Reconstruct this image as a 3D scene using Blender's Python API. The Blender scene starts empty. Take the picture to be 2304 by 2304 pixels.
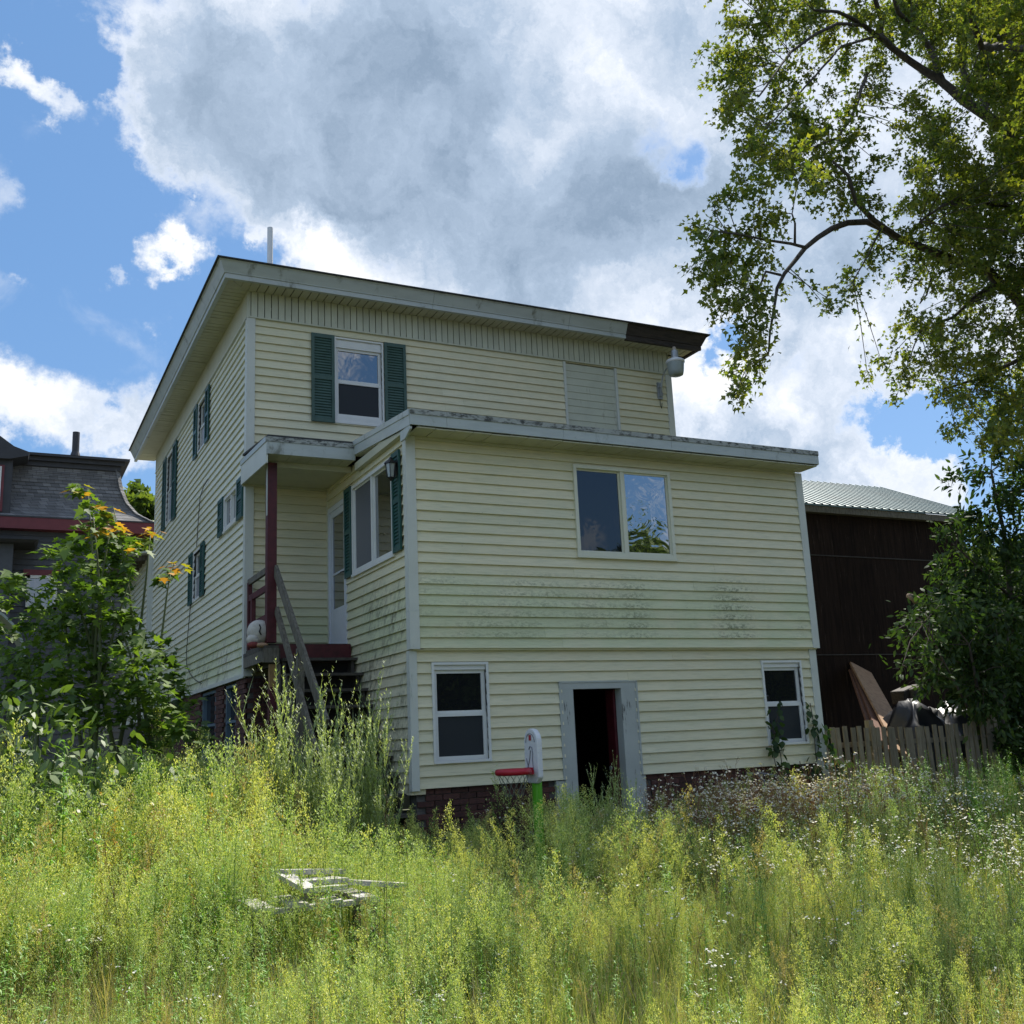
import bpy, math, random
import numpy as np
from mathutils import Vector, Matrix
S = bpy.context.scene
COL = S.collection
rnd = random.Random(7)
RG = np.random.default_rng(11)

# ------------------------------------------------------------------ camera
CAM = np.array([-4.2355, -11.0287, -1.0590]); YAW, PIT, ROL = 0.467986, 0.215854, -0.0458315
FL = 1.015343
def _basis():
    cy, sy, cp, sp = math.cos(YAW), math.sin(YAW), math.cos(PIT), math.sin(PIT)
    f = np.array([sy*cp, cy*cp, sp]); r = np.array([cy, -sy, 0.]); u = np.cross(r, f)
    c, s = math.cos(ROL), math.sin(ROL)
    return c*r+s*u, -s*r+c*u, f
CR, CU, CF = _basis()
cd = bpy.data.cameras.new('camera'); co = bpy.data.objects.new('camera', cd); COL.objects.link(co)
cd.sensor_width = 36; cd.sensor_fit = 'HORIZONTAL'; cd.lens = 36*FL; cd.clip_start = .05; cd.clip_end = 3000
m = Matrix(((CR[0], CU[0], -CF[0], CAM[0]), (CR[1], CU[1], -CF[1], CAM[1]), (CR[2], CU[2], -CF[2], CAM[2]), (0, 0, 0, 1)))
co.matrix_world = m
S.camera = co
def ray(px, py):
    F = FL*2304
    return CR*((px-1152)/F) - CU*((py-1152)/F) + CF
def at(px, py, Y):                       # photograph pixel -> point of the place at depth y = Y
    d = ray(px, py); t = (Y-CAM[1])/d[1]; return CAM+d*t
def atx(px, py, X):
    d = ray(px, py); t = (X-CAM[0])/d[0]; return CAM+d*t
def z3(x, y): return (x*.36232, 900+y*.36232)
def z6(x, y): return (1650+x*.38816, 1050+y*.38816)
def z7(x, y): return (1500+x*.5177, y*.5177)

# ------------------------------------------------------------------ node helpers
def NN(nt, typ, ins=None, **props):
    n = nt.nodes.new(typ)
    for k, v in props.items(): setattr(n, k, v)
    for k, v in (ins or {}).items():
        if isinstance(v, bpy.types.NodeSocket): nt.links.new(v, n.inputs[k])
        else: n.inputs[k].default_value = v
    return n
def MA(nt, op, a, b=0.0, c=0.0, clamp=False):
    return NN(nt, 'ShaderNodeMath', {0: a, 1: b, 2: c}, operation=op, use_clamp=clamp).outputs[0]
def VM(nt, op, a, b=(0, 0, 0), out=0):
    return NN(nt, 'ShaderNodeVectorMath', {0: a, 1: b}, operation=op).outputs[out]
def MR(nt, v, a, b, c=0.0, d=1.0, smooth=True):
    return NN(nt, 'ShaderNodeMapRange', {0: v, 1: a, 2: b, 3: c, 4: d}, interpolation_type='SMOOTHSTEP' if smooth else 'LINEAR').outputs[0]
def MX(nt, fac, a, b, blend='MIX'):
    n = nt.nodes.new('ShaderNodeMix'); n.data_type = 'RGBA'; n.blend_type = blend
    for k, v in ((0, fac), (6, a), (7, b)):
        if isinstance(v, bpy.types.NodeSocket): nt.links.new(v, n.inputs[k])
        else: n.inputs[k].default_value = v if k == 0 else (*v[:3], 1)
    return n.outputs[2]
def NZ(nt, vec, scale, detail=4.0, rough=.55, dist=0.0, out=0):
    return NN(nt, 'ShaderNodeTexNoise', {'Vector': vec, 'Scale': scale, 'Detail': detail, 'Roughness': rough, 'Distortion': dist}).outputs[out]

# ------------------------------------------------------------------ world
SUN_EL, SUN_AZ = math.radians(55), math.radians(54)          # azimuth from +Y towards +X
L = np.array([math.cos(SUN_EL)*math.sin(SUN_AZ), math.cos(SUN_EL)*math.cos(SUN_AZ), math.sin(SUN_EL)])
W = bpy.data.worlds.new('World'); S.world = W; W.use_nodes = True
nt = W.node_tree; nt.nodes.clear()
SKY_STRENGTH = .1
sky = NN(nt, 'ShaderNodeTexSky', sky_type='NISHITA', sun_disc=False, sun_elevation=SUN_EL, sun_rotation=SUN_AZ, air_density=1.0, dust_density=.6, ozone_density=2.2)
tc = NN(nt, 'ShaderNodeTexCoord').outputs['Generated']
D0 = VM(nt, 'NORMALIZE', tc)
# warp the direction a little so that cloud outlines are ragged
wv = NZ(nt, D0, 4.0, 9.0, .66, 0, 1)
wv = VM(nt, 'SUBTRACT', wv, (.5, .5, .5)); wv = NN(nt, 'ShaderNodeVectorMath', {0: wv, 'Scale': .26}, operation='SCALE').outputs[0]
DW = VM(nt, 'ADD', D0, wv)
def blobs(lst):
    acc = None
    for (dx, dy, rr, wt) in lst:           # positions on the photo's 1932 px view -> fixed directions of the sky
        d = ray(dx/.8385, dy/.8385); d = d/np.linalg.norm(d)
        rad = rr/.8385/(FL*2304)
        dist = VM(nt, 'DISTANCE', DW, tuple(d), out=1)
        s = MR(nt, dist, rad*.2, rad*1.5, wt, 0.0)
        acc = s if acc is None else MA(nt, 'ADD', acc, s)
    return acc
CLOUDS = [(330,130,150,.7),(480,210,200,.8),(330,230,90,.4),(700,160,270,.9),(960,130,300,.9),(1210,200,320,.9),(850,420,200,.8),(640,400,130,.6),(520,320,90,.4),
 (600,480,110,.6),(720,520,130,.7),(1000,480,230,.9),(1250,480,210,.9),(1500,280,330,.9),(1750,200,330,.8),(1500,560,160,.7),(1620,640,100,.5),(1350,590,90,.5),
 (1330,760,110,.9),(1430,750,120,.9),(1520,830,120,.9),(1640,880,110,.9),(1750,910,80,.8),(1300,860,100,.8),(1450,900,120,.8),(1560,660,90,.6),(1640,650,80,.6),(1480,640,60,.5),(110,800,95,.8),(210,815,70,.7),(10,800,80,.7),(320,780,60,.6),
 (85,150,45,.55),(140,200,40,.5),(60,130,35,.4),(10,385,55,.6),(310,480,42,.6),(360,500,38,.55),(215,535,26,.4),(60,492,24,.38),(340,388,17,.35),(482,465,20,.35),(330,620,34,.45),(365,590,30,.4),(105,45,24,.3),(170,190,22,.3),
 (1900,620,120,.5),(1800,560,120,.5)]
GAPS = [(1250,280,75,.62),(1275,320,50,.4),(1150,170,40,.4),(900,560,40,.35),(30,430,60,.5),(170,120,70,.6),(830,640,40,.3),(1345,660,45,1.0),(1720,740,75,.7),(1600,755,34,.4),(1520,690,50,.6),(1450,640,40,.3),(1830,760,100,.7),(1065,150,10,.25),(770,470,22,.35),(180,360,110,.5)]
dens = MA(nt, 'SUBTRACT', MA(nt, 'MINIMUM', blobs(CLOUDS), 1.1), blobs(GAPS))
fbm = NZ(nt, D0, 3.2, 9.0, .58, .3)
fine = NZ(nt, D0, 14.0, 8.0, .62, .4)
# away from the photographed part the same kind of broken cloud carries on
cf = NN(nt, 'ShaderNodeVectorMath', {0: D0, 1: tuple(CF)}, operation='DOT_PRODUCT').outputs[1]
inside = MR(nt, cf, .60, .76)
wide = MR(nt, fbm, .42, .62, 0.0, 1.0)
dens = MA(nt, 'ADD', MA(nt, 'MULTIPLY', dens, inside), MA(nt, 'MULTIPLY', wide, MA(nt, 'SUBTRACT', 1.0, inside)))
dens = MA(nt, 'MINIMUM', dens, 1.15)
dens = MA(nt, 'ADD', dens, MA(nt, 'MULTIPLY', MA(nt, 'SUBTRACT', fbm, .5), 1.5))
dens = MA(nt, 'ADD', dens, MA(nt, 'MULTIPLY', MA(nt, 'SUBTRACT', fine, .5), 1.0))
mask = MR(nt, dens, .12, .80)
# light and dark in the clouds: thick grey bellies, bright thin or sunward parts
GREY = [(330,150,140,.5),(480,230,170,.75),(650,180,190,.75),(820,300,200,.8),(880,140,200,.5),(700,330,140,.5),(1120,440,190,.45),(1230,400,150,.2),(1000,560,110,.4),(1350,160,220,.35),(1500,420,150,.35),(1450,810,70,.35),(1300,830,50,.3),(1250,130,120,.2)]
WHITE = [(640,430,80,.8),(730,300,70,.5),(780,400,70,.5),(590,440,60,.8),(700,520,80,.6),(1210,160,70,.6),(1320,180,80,.5),(1120,100,60,.4),(950,330,60,.4),(1020,250,60,.4),(1400,720,60,.8),(1500,780,60,.8),(1600,620,90,.6),(110,770,70,.8),(1300,720,60,.6),(90,150,50,.6),(320,490,50,.6)]
shade = MA(nt, 'SUBTRACT', blobs(GREY), blobs(WHITE))
shade = MA(nt, 'MINIMUM', MA(nt, 'MAXIMUM', shade, -.9), 1.0)
shade = MA(nt, 'ADD', MA(nt, 'MULTIPLY', shade, .52), .34)
n_big = NZ(nt, DW, 3.5, 10.0, .62, .2); n_mid = NZ(nt, DW, 9.0, 10.0, .68, .3)
shade = MA(nt, 'ADD', shade, MA(nt, 'MULTIPLY', MA(nt, 'SUBTRACT', n_big, .5), 1.9))
shade = MA(nt, 'ADD', shade, MA(nt, 'MULTIPLY', MA(nt, 'SUBTRACT', n_mid, .5), 1.0))
shade = MA(nt, 'MULTIPLY', shade, MR(nt, dens, .2, 1.0, .30, 1.0), clamp=True)
ramp = NN(nt, 'ShaderNodeValToRGB', {0: shade}); e = ramp.color_ramp.elements
e[0].position = .0; e[0].color = (.70, .71, .72, 1); e[1].position = 1.0; e[1].color = (.185, .25, .34, 1)
q = e.new(.30); q.color = (.50, .55, .63, 1); q = e.new(.62); q.color = (.30, .375, .48, 1)
ccol = MX(nt, 1.0, ramp.outputs[0], (1/SKY_STRENGTH, 1/SKY_STRENGTH, 1/SKY_STRENGTH), 'MULTIPLY')
skyc = MX(nt, 1.0, sky.outputs[0], (1.0, 1.0, 1.0), 'MULTIPLY')
skyc = MX(nt, .5, skyc, (1.45, 3.3, 6.2))
skyc = MX(nt, 1.0, skyc, (.74, .79, .84), 'MULTIPLY')
skyc = MX(nt, mask, skyc, ccol)
bg = NN(nt, 'ShaderNodeBackground', {0: skyc, 1: SKY_STRENGTH})
nt.links.new(bg.outputs[0], NN(nt, 'ShaderNodeOutputWorld').inputs[0])
W.cycles.sampling_method = 'MANUAL'; W.cycles.sample_map_resolution = 512

sd = bpy.data.lights.new('sun', 'SUN'); sd.energy = 5.0; sd.angle = math.radians(.53); sd.color = (1.0, .95, .86)
so = bpy.data.objects.new('sun', sd); COL.objects.link(so)
so.rotation_euler = Vector(L).to_track_quat('Z', 'Y').to_euler(); so.location = (5, 5, 30)
S.view_settings.view_transform = 'Standard'; S.view_settings.look = 'None'; S.view_settings.exposure = 0.66; S.view_settings.gamma = 1
S.view_settings.use_curve_mapping = False
S.cycles.max_bounces = 6; S.cycles.diffuse_bounces = 3; S.cycles.glossy_bounces = 3; S.cycles.transmission_bounces = 3; S.cycles.transparent_max_bounces = 6
S.cycles.sample_clamp_indirect = 6.0; S.cycles.use_denoising = True

# ------------------------------------------------------------------ mesh helpers
class MB:
    def __init__(s): s.v = []; s.f = []
    def quad(s, a, b, c, d):
        n = len(s.v); s.v += [tuple(a), tuple(b), tuple(c), tuple(d)]; s.f.append((n, n+1, n+2, n+3)); return s
    def box(s, a, b):
        x0, y0, z0 = (min(a[i], b[i]) for i in range(3)); x1, y1, z1 = (max(a[i], b[i]) for i in range(3))
        n = len(s.v)
        s.v += [(x0, y0, z0), (x1, y0, z0), (x1, y1, z0), (x0, y1, z0), (x0, y0, z1), (x1, y0, z1), (x1, y1, z1), (x0, y1, z1)]
        s.f += [tuple(n+i for i in q) for q in ((0, 3, 2, 1), (4, 5, 6, 7), (0, 1, 5, 4), (1, 2, 6, 5), (2, 3, 7, 6), (3, 0, 4, 7))]
        return s
    def hexa(s, p):                                    # eight corners, bottom four then top four
        n = len(s.v); s.v += [tuple(q) for q in p]
        s.f += [tuple(n+i for i in q) for q in ((0, 3, 2, 1), (4, 5, 6, 7), (0, 1, 5, 4), (1, 2, 6, 5), (2, 3, 7, 6), (3, 0, 4, 7))]
        return s
    def beam(s, p, q, w, h, up=(0, 0, 1)):
        p = Vector(p); q = Vector(q); d = (q-p).normalized(); u = Vector(up)
        a = d.cross(u)
        if a.length < 1e-4: a = d.cross(Vector((0, 1, 0)))
        a.normalize(); b = a.cross(d); a *= w/2; b *= h/2
        return s.hexa([p-a-b, p+a-b, q+a-b, q-a-b, p-a+b, p+a+b, q+a+b, q-a+b])
    def tube(s, pts, r, n=8, caps=True):
        pts = [Vector(p) for p in pts]; k = len(pts); rs = r if isinstance(r, (list, tuple)) else [r]*k
        base = len(s.v); ref = None
        for i in range(k):
            d = (pts[min(i+1, k-1)]-pts[max(i-1, 0)])
            d = d.normalized() if d.length > 1e-9 else Vector((0, 0, 1))
            if ref is None: ref = d.cross(Vector((.3, .5, .81))).normalized() if abs(d.dot(Vector((.3, .5, .81)))) < .95 else d.cross(Vector((1, 0, 0))).normalized()
            ref = (ref-d*ref.dot(d)).normalized(); b = d.cross(ref)
            for j in range(n):
                a = 2*math.pi*j/n; s.v.append(tuple(pts[i]+(ref*math.cos(a)+b*math.sin(a))*rs[i]))
        for i in range(k-1):
            for j in range(n):
                s.f.append((base+i*n+j, base+i*n+(j+1) % n, base+(i+1)*n+(j+1) % n, base+(i+1)*n+j))
        if caps:
            s.f.append(tuple(base+j for j in range(n))[::-1]); s.f.append(tuple(base+(k-1)*n+j for j in range(n)))
        return s
    def lathe(s, c, prof, n=20, axis='z'):
        base = len(s.v)
        for (r, h) in prof:
            for j in range(n):
                a = 2*math.pi*j/n; s.v.append((c[0]+r*math.cos(a), c[1]+r*math.sin(a), c[2]+h))
        for i in range(len(prof)-1):
            for j in range(n):
                s.f.append((base+i*n+j, base+i*n+(j+1) % n, base+(i+1)*n+(j+1) % n, base+(i+1)*n+j))
        s.f.append(tuple(base+j for j in range(n))[::-1]); s.f.append(tuple(base+(len(prof)-1)*n+j for j in range(n)))
        return s
    def prism(s, poly, ext):                            # polygon (3D points) extruded by vector
        n = len(poly); b = len(s.v); e = Vector(ext)
        s.v += [tuple(p) for p in poly]+[tuple(Vector(p)+e) for p in poly]
        s.f.append(tuple(b+i for i in range(n))); s.f.append(tuple(b+n+i for i in range(n))[::-1])
        for i in range(n): s.f.append((b+i, b+n+i, b+n+(i+1) % n, b+(i+1) % n))
        return s
    def mesh(s, name, smooth=False):
        me = bpy.data.meshes.new(name); me.from_pydata(s.v, [], s.f)
        if smooth:
            me.polygons.foreach_set('use_smooth', [True]*len(me.polygons))
        me.update(); return me
    def build(s, name, mat, parent=None, smooth=False, kind=None, bevel=0):
        me = s.mesh(name, smooth); me.materials.append(mat)
        o = bpy.data.objects.new(name, me); COL.objects.link(o)
        if parent is not None: o.parent = parent; o.matrix_parent_inverse = Matrix.Translation(-Vector(parent.get('_b', (0, 0, 0))))
        if kind: o['kind'] = kind
        if bevel:
            b = o.modifiers.new('bevel', 'BEVEL'); b.width = bevel; b.segments = 2; b.limit_method = 'ANGLE'
        return o
def thing(name, label, cat, loc=(0, 0, 0), group=None):
    o = bpy.data.objects.new(name, None); COL.objects.link(o); o.location = loc; o.empty_display_size = .2
    o['_b'] = tuple(loc)
    o['label'] = label; o['category'] = cat
    if group: o['group'] = group
    return o
def tag(o, label, cat, group=None):
    o['label'] = label; o['category'] = cat
    if group: o['group'] = group
    return o
def inst(name, me, loc, parent, rot=None, scale=None):
    o = bpy.data.objects.new(name, me); COL.objects.link(o)
    b = parent.get('_b', (0, 0, 0)) if parent is not None else (0, 0, 0)
    o.location = Vector(loc)-Vector(b)
    if rot: o.rotation_euler = rot
    if scale: o.scale = scale
    if parent is not None: o.parent = parent
    return o

# ------------------------------------------------------------------ materials
def newmat(name):
    ma = bpy.data.materials.new(name); ma.use_nodes = True; nt = ma.node_tree; nt.nodes.clear()
    out = NN(nt, 'ShaderNodeOutputMaterial'); return ma, nt, out
def pmat(name, col, rough=.6, metal=0.0, var=.12, scale=6.0, col2=None, stretch=(1, 1, 1), bump=0.0, bscale=40.0, spec=.4, stain=None, objvar=0.0):
    ma, nt, out = newmat(name)
    pos = NN(nt, 'ShaderNodeNewGeometry').outputs['Position']
    v = VM(nt, 'MULTIPLY', pos, stretch)
    n = NZ(nt, v, scale, 6.0, .6)
    c2 = col2 or tuple(c*.6 for c in col)
    c = MX(nt, MA(nt, 'MULTIPLY', MR(nt, n, .35, .75), 1.0 if col2 else var*3), col, c2)
    if stain:
        scol, ssc, sst, lo, hi = stain
        n2 = NZ(nt, VM(nt, 'MULTIPLY', pos, sst), ssc, 8.0, .68)
        c = MX(nt, MR(nt, n2, lo, hi), c, scol)
    if objvar:
        r = NN(nt, 'ShaderNodeObjectInfo').outputs['Random']
        c = MX(nt, 1.0, c, NN(nt, 'ShaderNodeCombineColor', {0: MR(nt, r, 0, 1, 1-objvar, 1+objvar*.3, False), 1: MR(nt, r, 0, 1, 1-objvar, 1+objvar*.3, False), 2: MR(nt, r, 0, 1, 1-objvar, 1+objvar*.3, False)}).outputs[0], 'MULTIPLY')
    b = NN(nt, 'ShaderNodeBsdfPrincipled', {'Base Color': c, 'Roughness': rough, 'Metallic': metal, 'Specular IOR Level': spec})
    if bump:
        bn = NN(nt, 'ShaderNodeBump', {'Height': NZ(nt, v, bscale, 4.0), 'Strength': bump, 'Distance': .01})
        nt.links.new(bn.outputs[0], b.inputs['Normal'])
    nt.links.new(b.outputs[0], out.inputs[0]); return ma

def siding_mat():
    ma, nt, out = newmat('vinyl_siding')
    g = NN(nt, 'ShaderNodeNewGeometry'); pos = g.outputs['Position']
    sx = NN(nt, 'ShaderNodeSeparateXYZ', {0: pos}); x, y, z = sx.outputs
    base = (.71, .645, .45)
    n1 = NZ(nt, VM(nt, 'MULTIPLY', pos, (1, 1, 1.5)), 1.1, 5.0, .6)
    c = MX(nt, MR(nt, n1, .38, .68), base, (.655, .62, .44))
    # algae film; the left wall's paler grey is also sky reflection painted into colour
    leftw = MR(nt, x, -1.1, -1.2)
    c = MX(nt, MA(nt, 'MULTIPLY', leftw, .75), c, (.70, .71, .62))
    low = MA(nt, 'MULTIPLY', MR(nt, z, 1.15, .5), MR(nt, z, -.05, .05))
    c = MX(nt, MA(nt, 'MULTIPLY', MA(nt, 'MULTIPLY', low, MR(nt, n1, .2, .6)), .75), c, (.56, .60, .37))
    # fine dirt streaking along the boards and dust
    n2 = NZ(nt, VM(nt, 'MULTIPLY', pos, (2.5, 2.5, 30)), 1.5, 6.0, .65)
    c = MX(nt, MA(nt, 'MULTIPLY', MR(nt, n2, .42, .75), .34), c, (.38, .38, .25))
    # mildew patches: on the porch side wall below the window and in rows on the front wall
    n3 = NZ(nt, VM(nt, 'MULTIPLY', pos, (13, 13, 6)), 1.0, 9.0, .70, .15)
    side = MA(nt, 'MULTIPLY', MR(nt, x, .03, .01), MR(nt, x, -.3, -.2))
    side = MA(nt, 'MULTIPLY', side, MR(nt, y, 2.0, 1.6)); side = MA(nt, 'MULTIPLY', side, MR(nt, z, 1.1, .6))
    m1 = MA(nt, 'MULTIPLY', side, MR(nt, n3, .43, .68))
    n3b = NZ(nt, pos, 1.3, 4.0, .6)
    m1 = MA(nt, 'MULTIPLY', m1, MR(nt, n3b, .35, .6))
    c = MX(nt, MA(nt, 'MULTIPLY', m1, .95, clamp=True), c, (.15, .14, .085))
    n3_ = NZ(nt, VM(nt, 'MULTIPLY', pos, (1.3, 1.3, .8)), 1.0, 4.0)
    n4 = NZ(nt, VM(nt, 'MULTIPLY', pos, (20, 20, 42)), 1.0, 6.0, .75)
    def bump1(cx, w): return MR(nt, MA(nt, 'ABSOLUTE', MA(nt, 'SUBTRACT', x, cx)), w, w*.2)
    colx = MA(nt, 'MAXIMUM', MA(nt, 'MAXIMUM', bump1(4.55, .5), MA(nt, 'MULTIPLY', bump1(3.0, .35), .8)), MA(nt, 'MULTIPLY', MR(nt, n3_, .38, .62), .62))
    zz = MA(nt, 'MULTIPLY', MR(nt, z, 1.0, .75), MR(nt, z, .05, .15))
    fr = MA(nt, 'MULTIPLY', MR(nt, x, .02, .05), MR(nt, y, .1, .05))
    lap = MR(nt, MA(nt, 'FRACT', MA(nt, 'DIVIDE', z, .1235)), .85, .15, .25, 1.0)
    m2 = MA(nt, 'MULTIPLY', MA(nt, 'MULTIPLY', MA(nt, 'MULTIPLY', MA(nt, 'MULTIPLY', colx, zz), fr), MR(nt, n4, .45, .60)), lap)
    c = MX(nt, MA(nt, 'MULTIPLY', m2, .9), c, (.16, .17, .10))
    # dirt on the lower left wall near the ground
    lw = MA(nt, 'MULTIPLY', leftw, MR(nt, z, .75, .25)); lw = MA(nt, 'MULTIPLY', lw, MR(nt, n3, .46, .60)); lw = MA(nt, 'MULTIPLY', lw, MR(nt, n3b, .40, .56))
    c = MX(nt, MA(nt, 'MULTIPLY', lw, .75), c, (.15, .13, .10))
    # scattered black specks
    vo = NN(nt, 'ShaderNodeTexVoronoi', {'Vector': pos, 'Scale': 9.0}, feature='F1').outputs['Distance']
    c = MX(nt, MA(nt, 'MULTIPLY', MR(nt, vo, .06, .03), MR(nt, n1, .5, .62)), c, (.10, .10, .06))
    r = NN(nt, 'ShaderNodeObjectInfo').outputs['Random']
    rv = MR(nt, r, 0, 1, .93, 1.03, False)
    c = MX(nt, 1.0, c, NN(nt, 'ShaderNodeCombineColor', {0: rv, 1: rv, 2: MR(nt, r, 0, 1, .90, 1.03, False)}).outputs[0], 'MULTIPLY')
    b = NN(nt, 'ShaderNodeBsdfPrincipled', {'Base Color': c, 'Roughness': MR(nt, n2, .2, .8, .38, .6), 'Specular IOR Level': .35})
    wob = NZ(nt, VM(nt, 'MULTIPLY', pos, (1.2, 1.2, 5)), 2.0, 3.0)
    gr = NZ(nt, VM(nt, 'MULTIPLY', pos, (4, 4, 60)), 3.0, 4.0)
    h = MA(nt, 'ADD', wob, MA(nt, 'MULTIPLY', gr, .08))
    bn = NN(nt, 'ShaderNodeBump', {'Height': h, 'Strength': .5, 'Distance': .02}); nt.links.new(bn.outputs[0], b.inputs['Normal'])
    nt.links.new(b.outputs[0], out.inputs[0]); return ma
M_SID = siding_mat()
M_TRIM = pmat('pale_vinyl_trim', (.58, .59, .53), .45, var=.08, scale=2.5, stain=((.22, .24, .19), 3.0, (4, 4, .7), .60, .78))
M_SOF = pmat('cream_soffit', (.50, .485, .36), .5, var=.1, scale=3, stain=((.30, .28, .18), 3.0, (1, 1, 1), .60, .8))
M_FRZ = pmat('frieze_vinyl', (.54, .545, .43), .5, var=.1, scale=3, objvar=.08, stain=((.22, .20, .13), 5.0, (3, 3, .4), .58, .78))
M_ALU = pmat('aluminium_fascia', (.44, .47, .45), .38, var=.1, scale=3, stretch=(1, 1, 4), stain=((.14, .145, .11), 2.2, (1.6, 1.6, .8), .56, .72))
M_DRIP = pmat('dirty_drip_edge', (.36, .37, .34), .5, var=.2, scale=4, stain=((.05, .05, .04), 5.0, (2.2, 1.2, 5.0), .44, .62))
M_WHITE = pmat('white_window_vinyl', (.68, .68, .65), .4, var=.06, scale=4, stain=((.25, .25, .22), 5.0, (1, 1, 1), .66, .8))
M_CRM = pmat('cream_window_frame', (.66, .65, .52), .4, var=.05, scale=4)
M_GREEN = pmat('green_shutter', (.045, .095, .075), .45, var=.2, scale=9, stain=((.12, .15, .13), 6.0, (1, 1, 1), .62, .8))
M_TEAL = pmat('teal_shutter', (.020, .085, .075), .42, var=.2, scale=9)
M_RED = pmat('dark_red_paint', (.085, .010, .015), .5, var=.3, scale=12, stain=((.28, .24, .2), 18.0, (1, 1, 1), .68, .74))
M_GRYW = pmat('weathered_grey_wood', (.16, .145, .115), .85, col2=(.07, .06, .045), scale=5, stretch=(6, 6, 1.5), bump=.5, bscale=20)
M_DKW = pmat('dark_stair_wood', (.085, .075, .062), .85, col2=(.035, .03, .026), scale=6, stretch=(1.5, 4, 4), bump=.5, bscale=20)
M_BRNW = pmat('exposed_brown_wood', (.055, .042, .034), .7, col2=(.02, .016, .014), scale=5, stretch=(1, 4, 8), bump=.5)
M_BRICK = pmat('brick_face', (.105, .042, .034), .85, col2=(.06, .028, .025), scale=14, bump=.6, bscale=30, objvar=.45, stain=((.22, .19, .16), 6.0, (1, 1, 1), .62, .8))
M_MORT = pmat('mortar', (.12, .11, .10), .95, var=.3, scale=20, bump=.5)
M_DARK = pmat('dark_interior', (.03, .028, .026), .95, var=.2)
M_ASPH = pmat('dark_roof_shingle', (.06, .06, .058), .9, var=.4, scale=20, bump=.5)
M_PVC = pmat('white_pipe', (.75, .75, .76), .4, var=.05)
M_GALV = pmat('galvanised_steel', (.40, .42, .44), .4, metal=.5, var=.15)
M_BLACK = pmat('black_paint', (.018, .018, .02), .35, var=.2)
M_CABLE = pmat('black_cable', (.03, .03, .03), .6)
M_DOORW = pmat('white_storm_door', (.62, .64, .68), .4, var=.05, scale=3)
M_GRYP = pmat('pale_grey_chipped_paint', (.42, .44, .41), .6, var=.1, scale=3, stain=((.09, .085, .08), 5.0, (3, 3, .5), .60, .68), bump=.2)
def glass(name, tint=(.012, .013, .014), rough=.015, wav=.0, ior=1.5, boost=0.0, wscale=3.0, stretch=(1, 1, 1)):
    ma, nt, out = newmat(name)
    fr = NN(nt, 'ShaderNodeFresnel', {0: ior}); f = MA(nt, 'ADD', fr.outputs[0], boost, clamp=True)
    gl = NN(nt, 'ShaderNodeBsdfGlossy', {'Color': (.92, .94, .97, 1), 'Roughness': rough}); df = NN(nt, 'ShaderNodeBsdfDiffuse', {'Color': (*tint, 1)})
    if wav:
        pos = NN(nt, 'ShaderNodeNewGeometry').outputs['Position']
        h = NZ(nt, VM(nt, 'MULTIPLY', pos, stretch), wscale, 2.0, .5, 1.0)
        bn = NN(nt, 'ShaderNodeBump', {'Height': h, 'Strength': 1.0, 'Distance': wav}); nt.links.new(bn.outputs[0], gl.inputs['Normal']); nt.links.new(bn.outputs[0], fr.inputs['Normal'])
    mx = NN(nt, 'ShaderNodeMixShader', {0: f, 1: df.outputs[0], 2: gl.outputs[0]}); nt.links.new(mx.outputs[0], out.inputs[0]); return ma
M_GLASS = glass('window_glass', wav=.0012, wscale=2.5, boost=.03)
M_GLASSW = glass('film_covered_glass', boost=.36, wav=.003, wscale=2.0, stretch=(1.6, 1, 2.2))
M_GLASSR = glass('reflecting_glass', boost=.22, wav=.002, wscale=3)
M_SCREEN = glass('insect_screen', tint=(.022, .026, .03), rough=.5, boost=-.02)

def leafmat(name, cols, transl=.42, gloss=.05, objrand=False, hue_noise=0.0):
    ma, nt, out = newmat(name)
    at_ = NN(nt, 'ShaderNodeAttribute', attribute_name='rnd').outputs['Fac']
    if objrand:
        oi = NN(nt, 'ShaderNodeObjectInfo').outputs['Random']
        at_ = MA(nt, 'FRACT', MA(nt, 'ADD', MA(nt, 'MULTIPLY', at_, .45), MA(nt, 'MULTIPLY', oi, .55)))
    cr = NN(nt, 'ShaderNodeValToRGB', {0: at_}); e = cr.color_ramp.elements
    e[0].position = 0; e[0].color = (*cols[0], 1); e[1].position = 1; e[1].color = (*cols[-1], 1)
    for i, c in enumerate(cols[1:-1]):
        q = e.new((i+1)/(len(cols)-1)); q.color = (*c, 1)
    c = cr.outputs[0]
    if hue_noise:
        pos = NN(nt, 'ShaderNodeNewGeometry').outputs['Position']
        c = MX(nt, MA(nt, 'MULTIPLY', MR(nt, NZ(nt, pos, .9, 3.0), .42, .62), hue_noise), c, cols[-1])
    df = NN(nt, 'ShaderNodeBsdfDiffuse', {0: c}); tcol = MX(nt, 1.0, c, (1.28, 1.32, .5), 'MULTIPLY')
    tr = NN(nt, 'ShaderNodeBsdfTranslucent', {0: tcol})
    mx = NN(nt, 'ShaderNodeMixShader', {0: transl, 1: df.outputs[0], 2: tr.outputs[0]})
    gl = NN(nt, 'ShaderNodeBsdfGlossy', {'Color': (1, 1, 1, 1), 'Roughness': .55})
    m2 = NN(nt, 'ShaderNodeMixShader', {0: gloss, 1: mx.outputs[0], 2: gl.outputs[0]})
    nt.links.new(m2.outputs[0], out.inputs[0]); return ma
M_BARK = pmat('bark', (.085, .07, .058), .95, col2=(.035, .028, .023), scale=4, stretch=(4, 4, 1), bump=.8, bscale=12)

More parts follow.
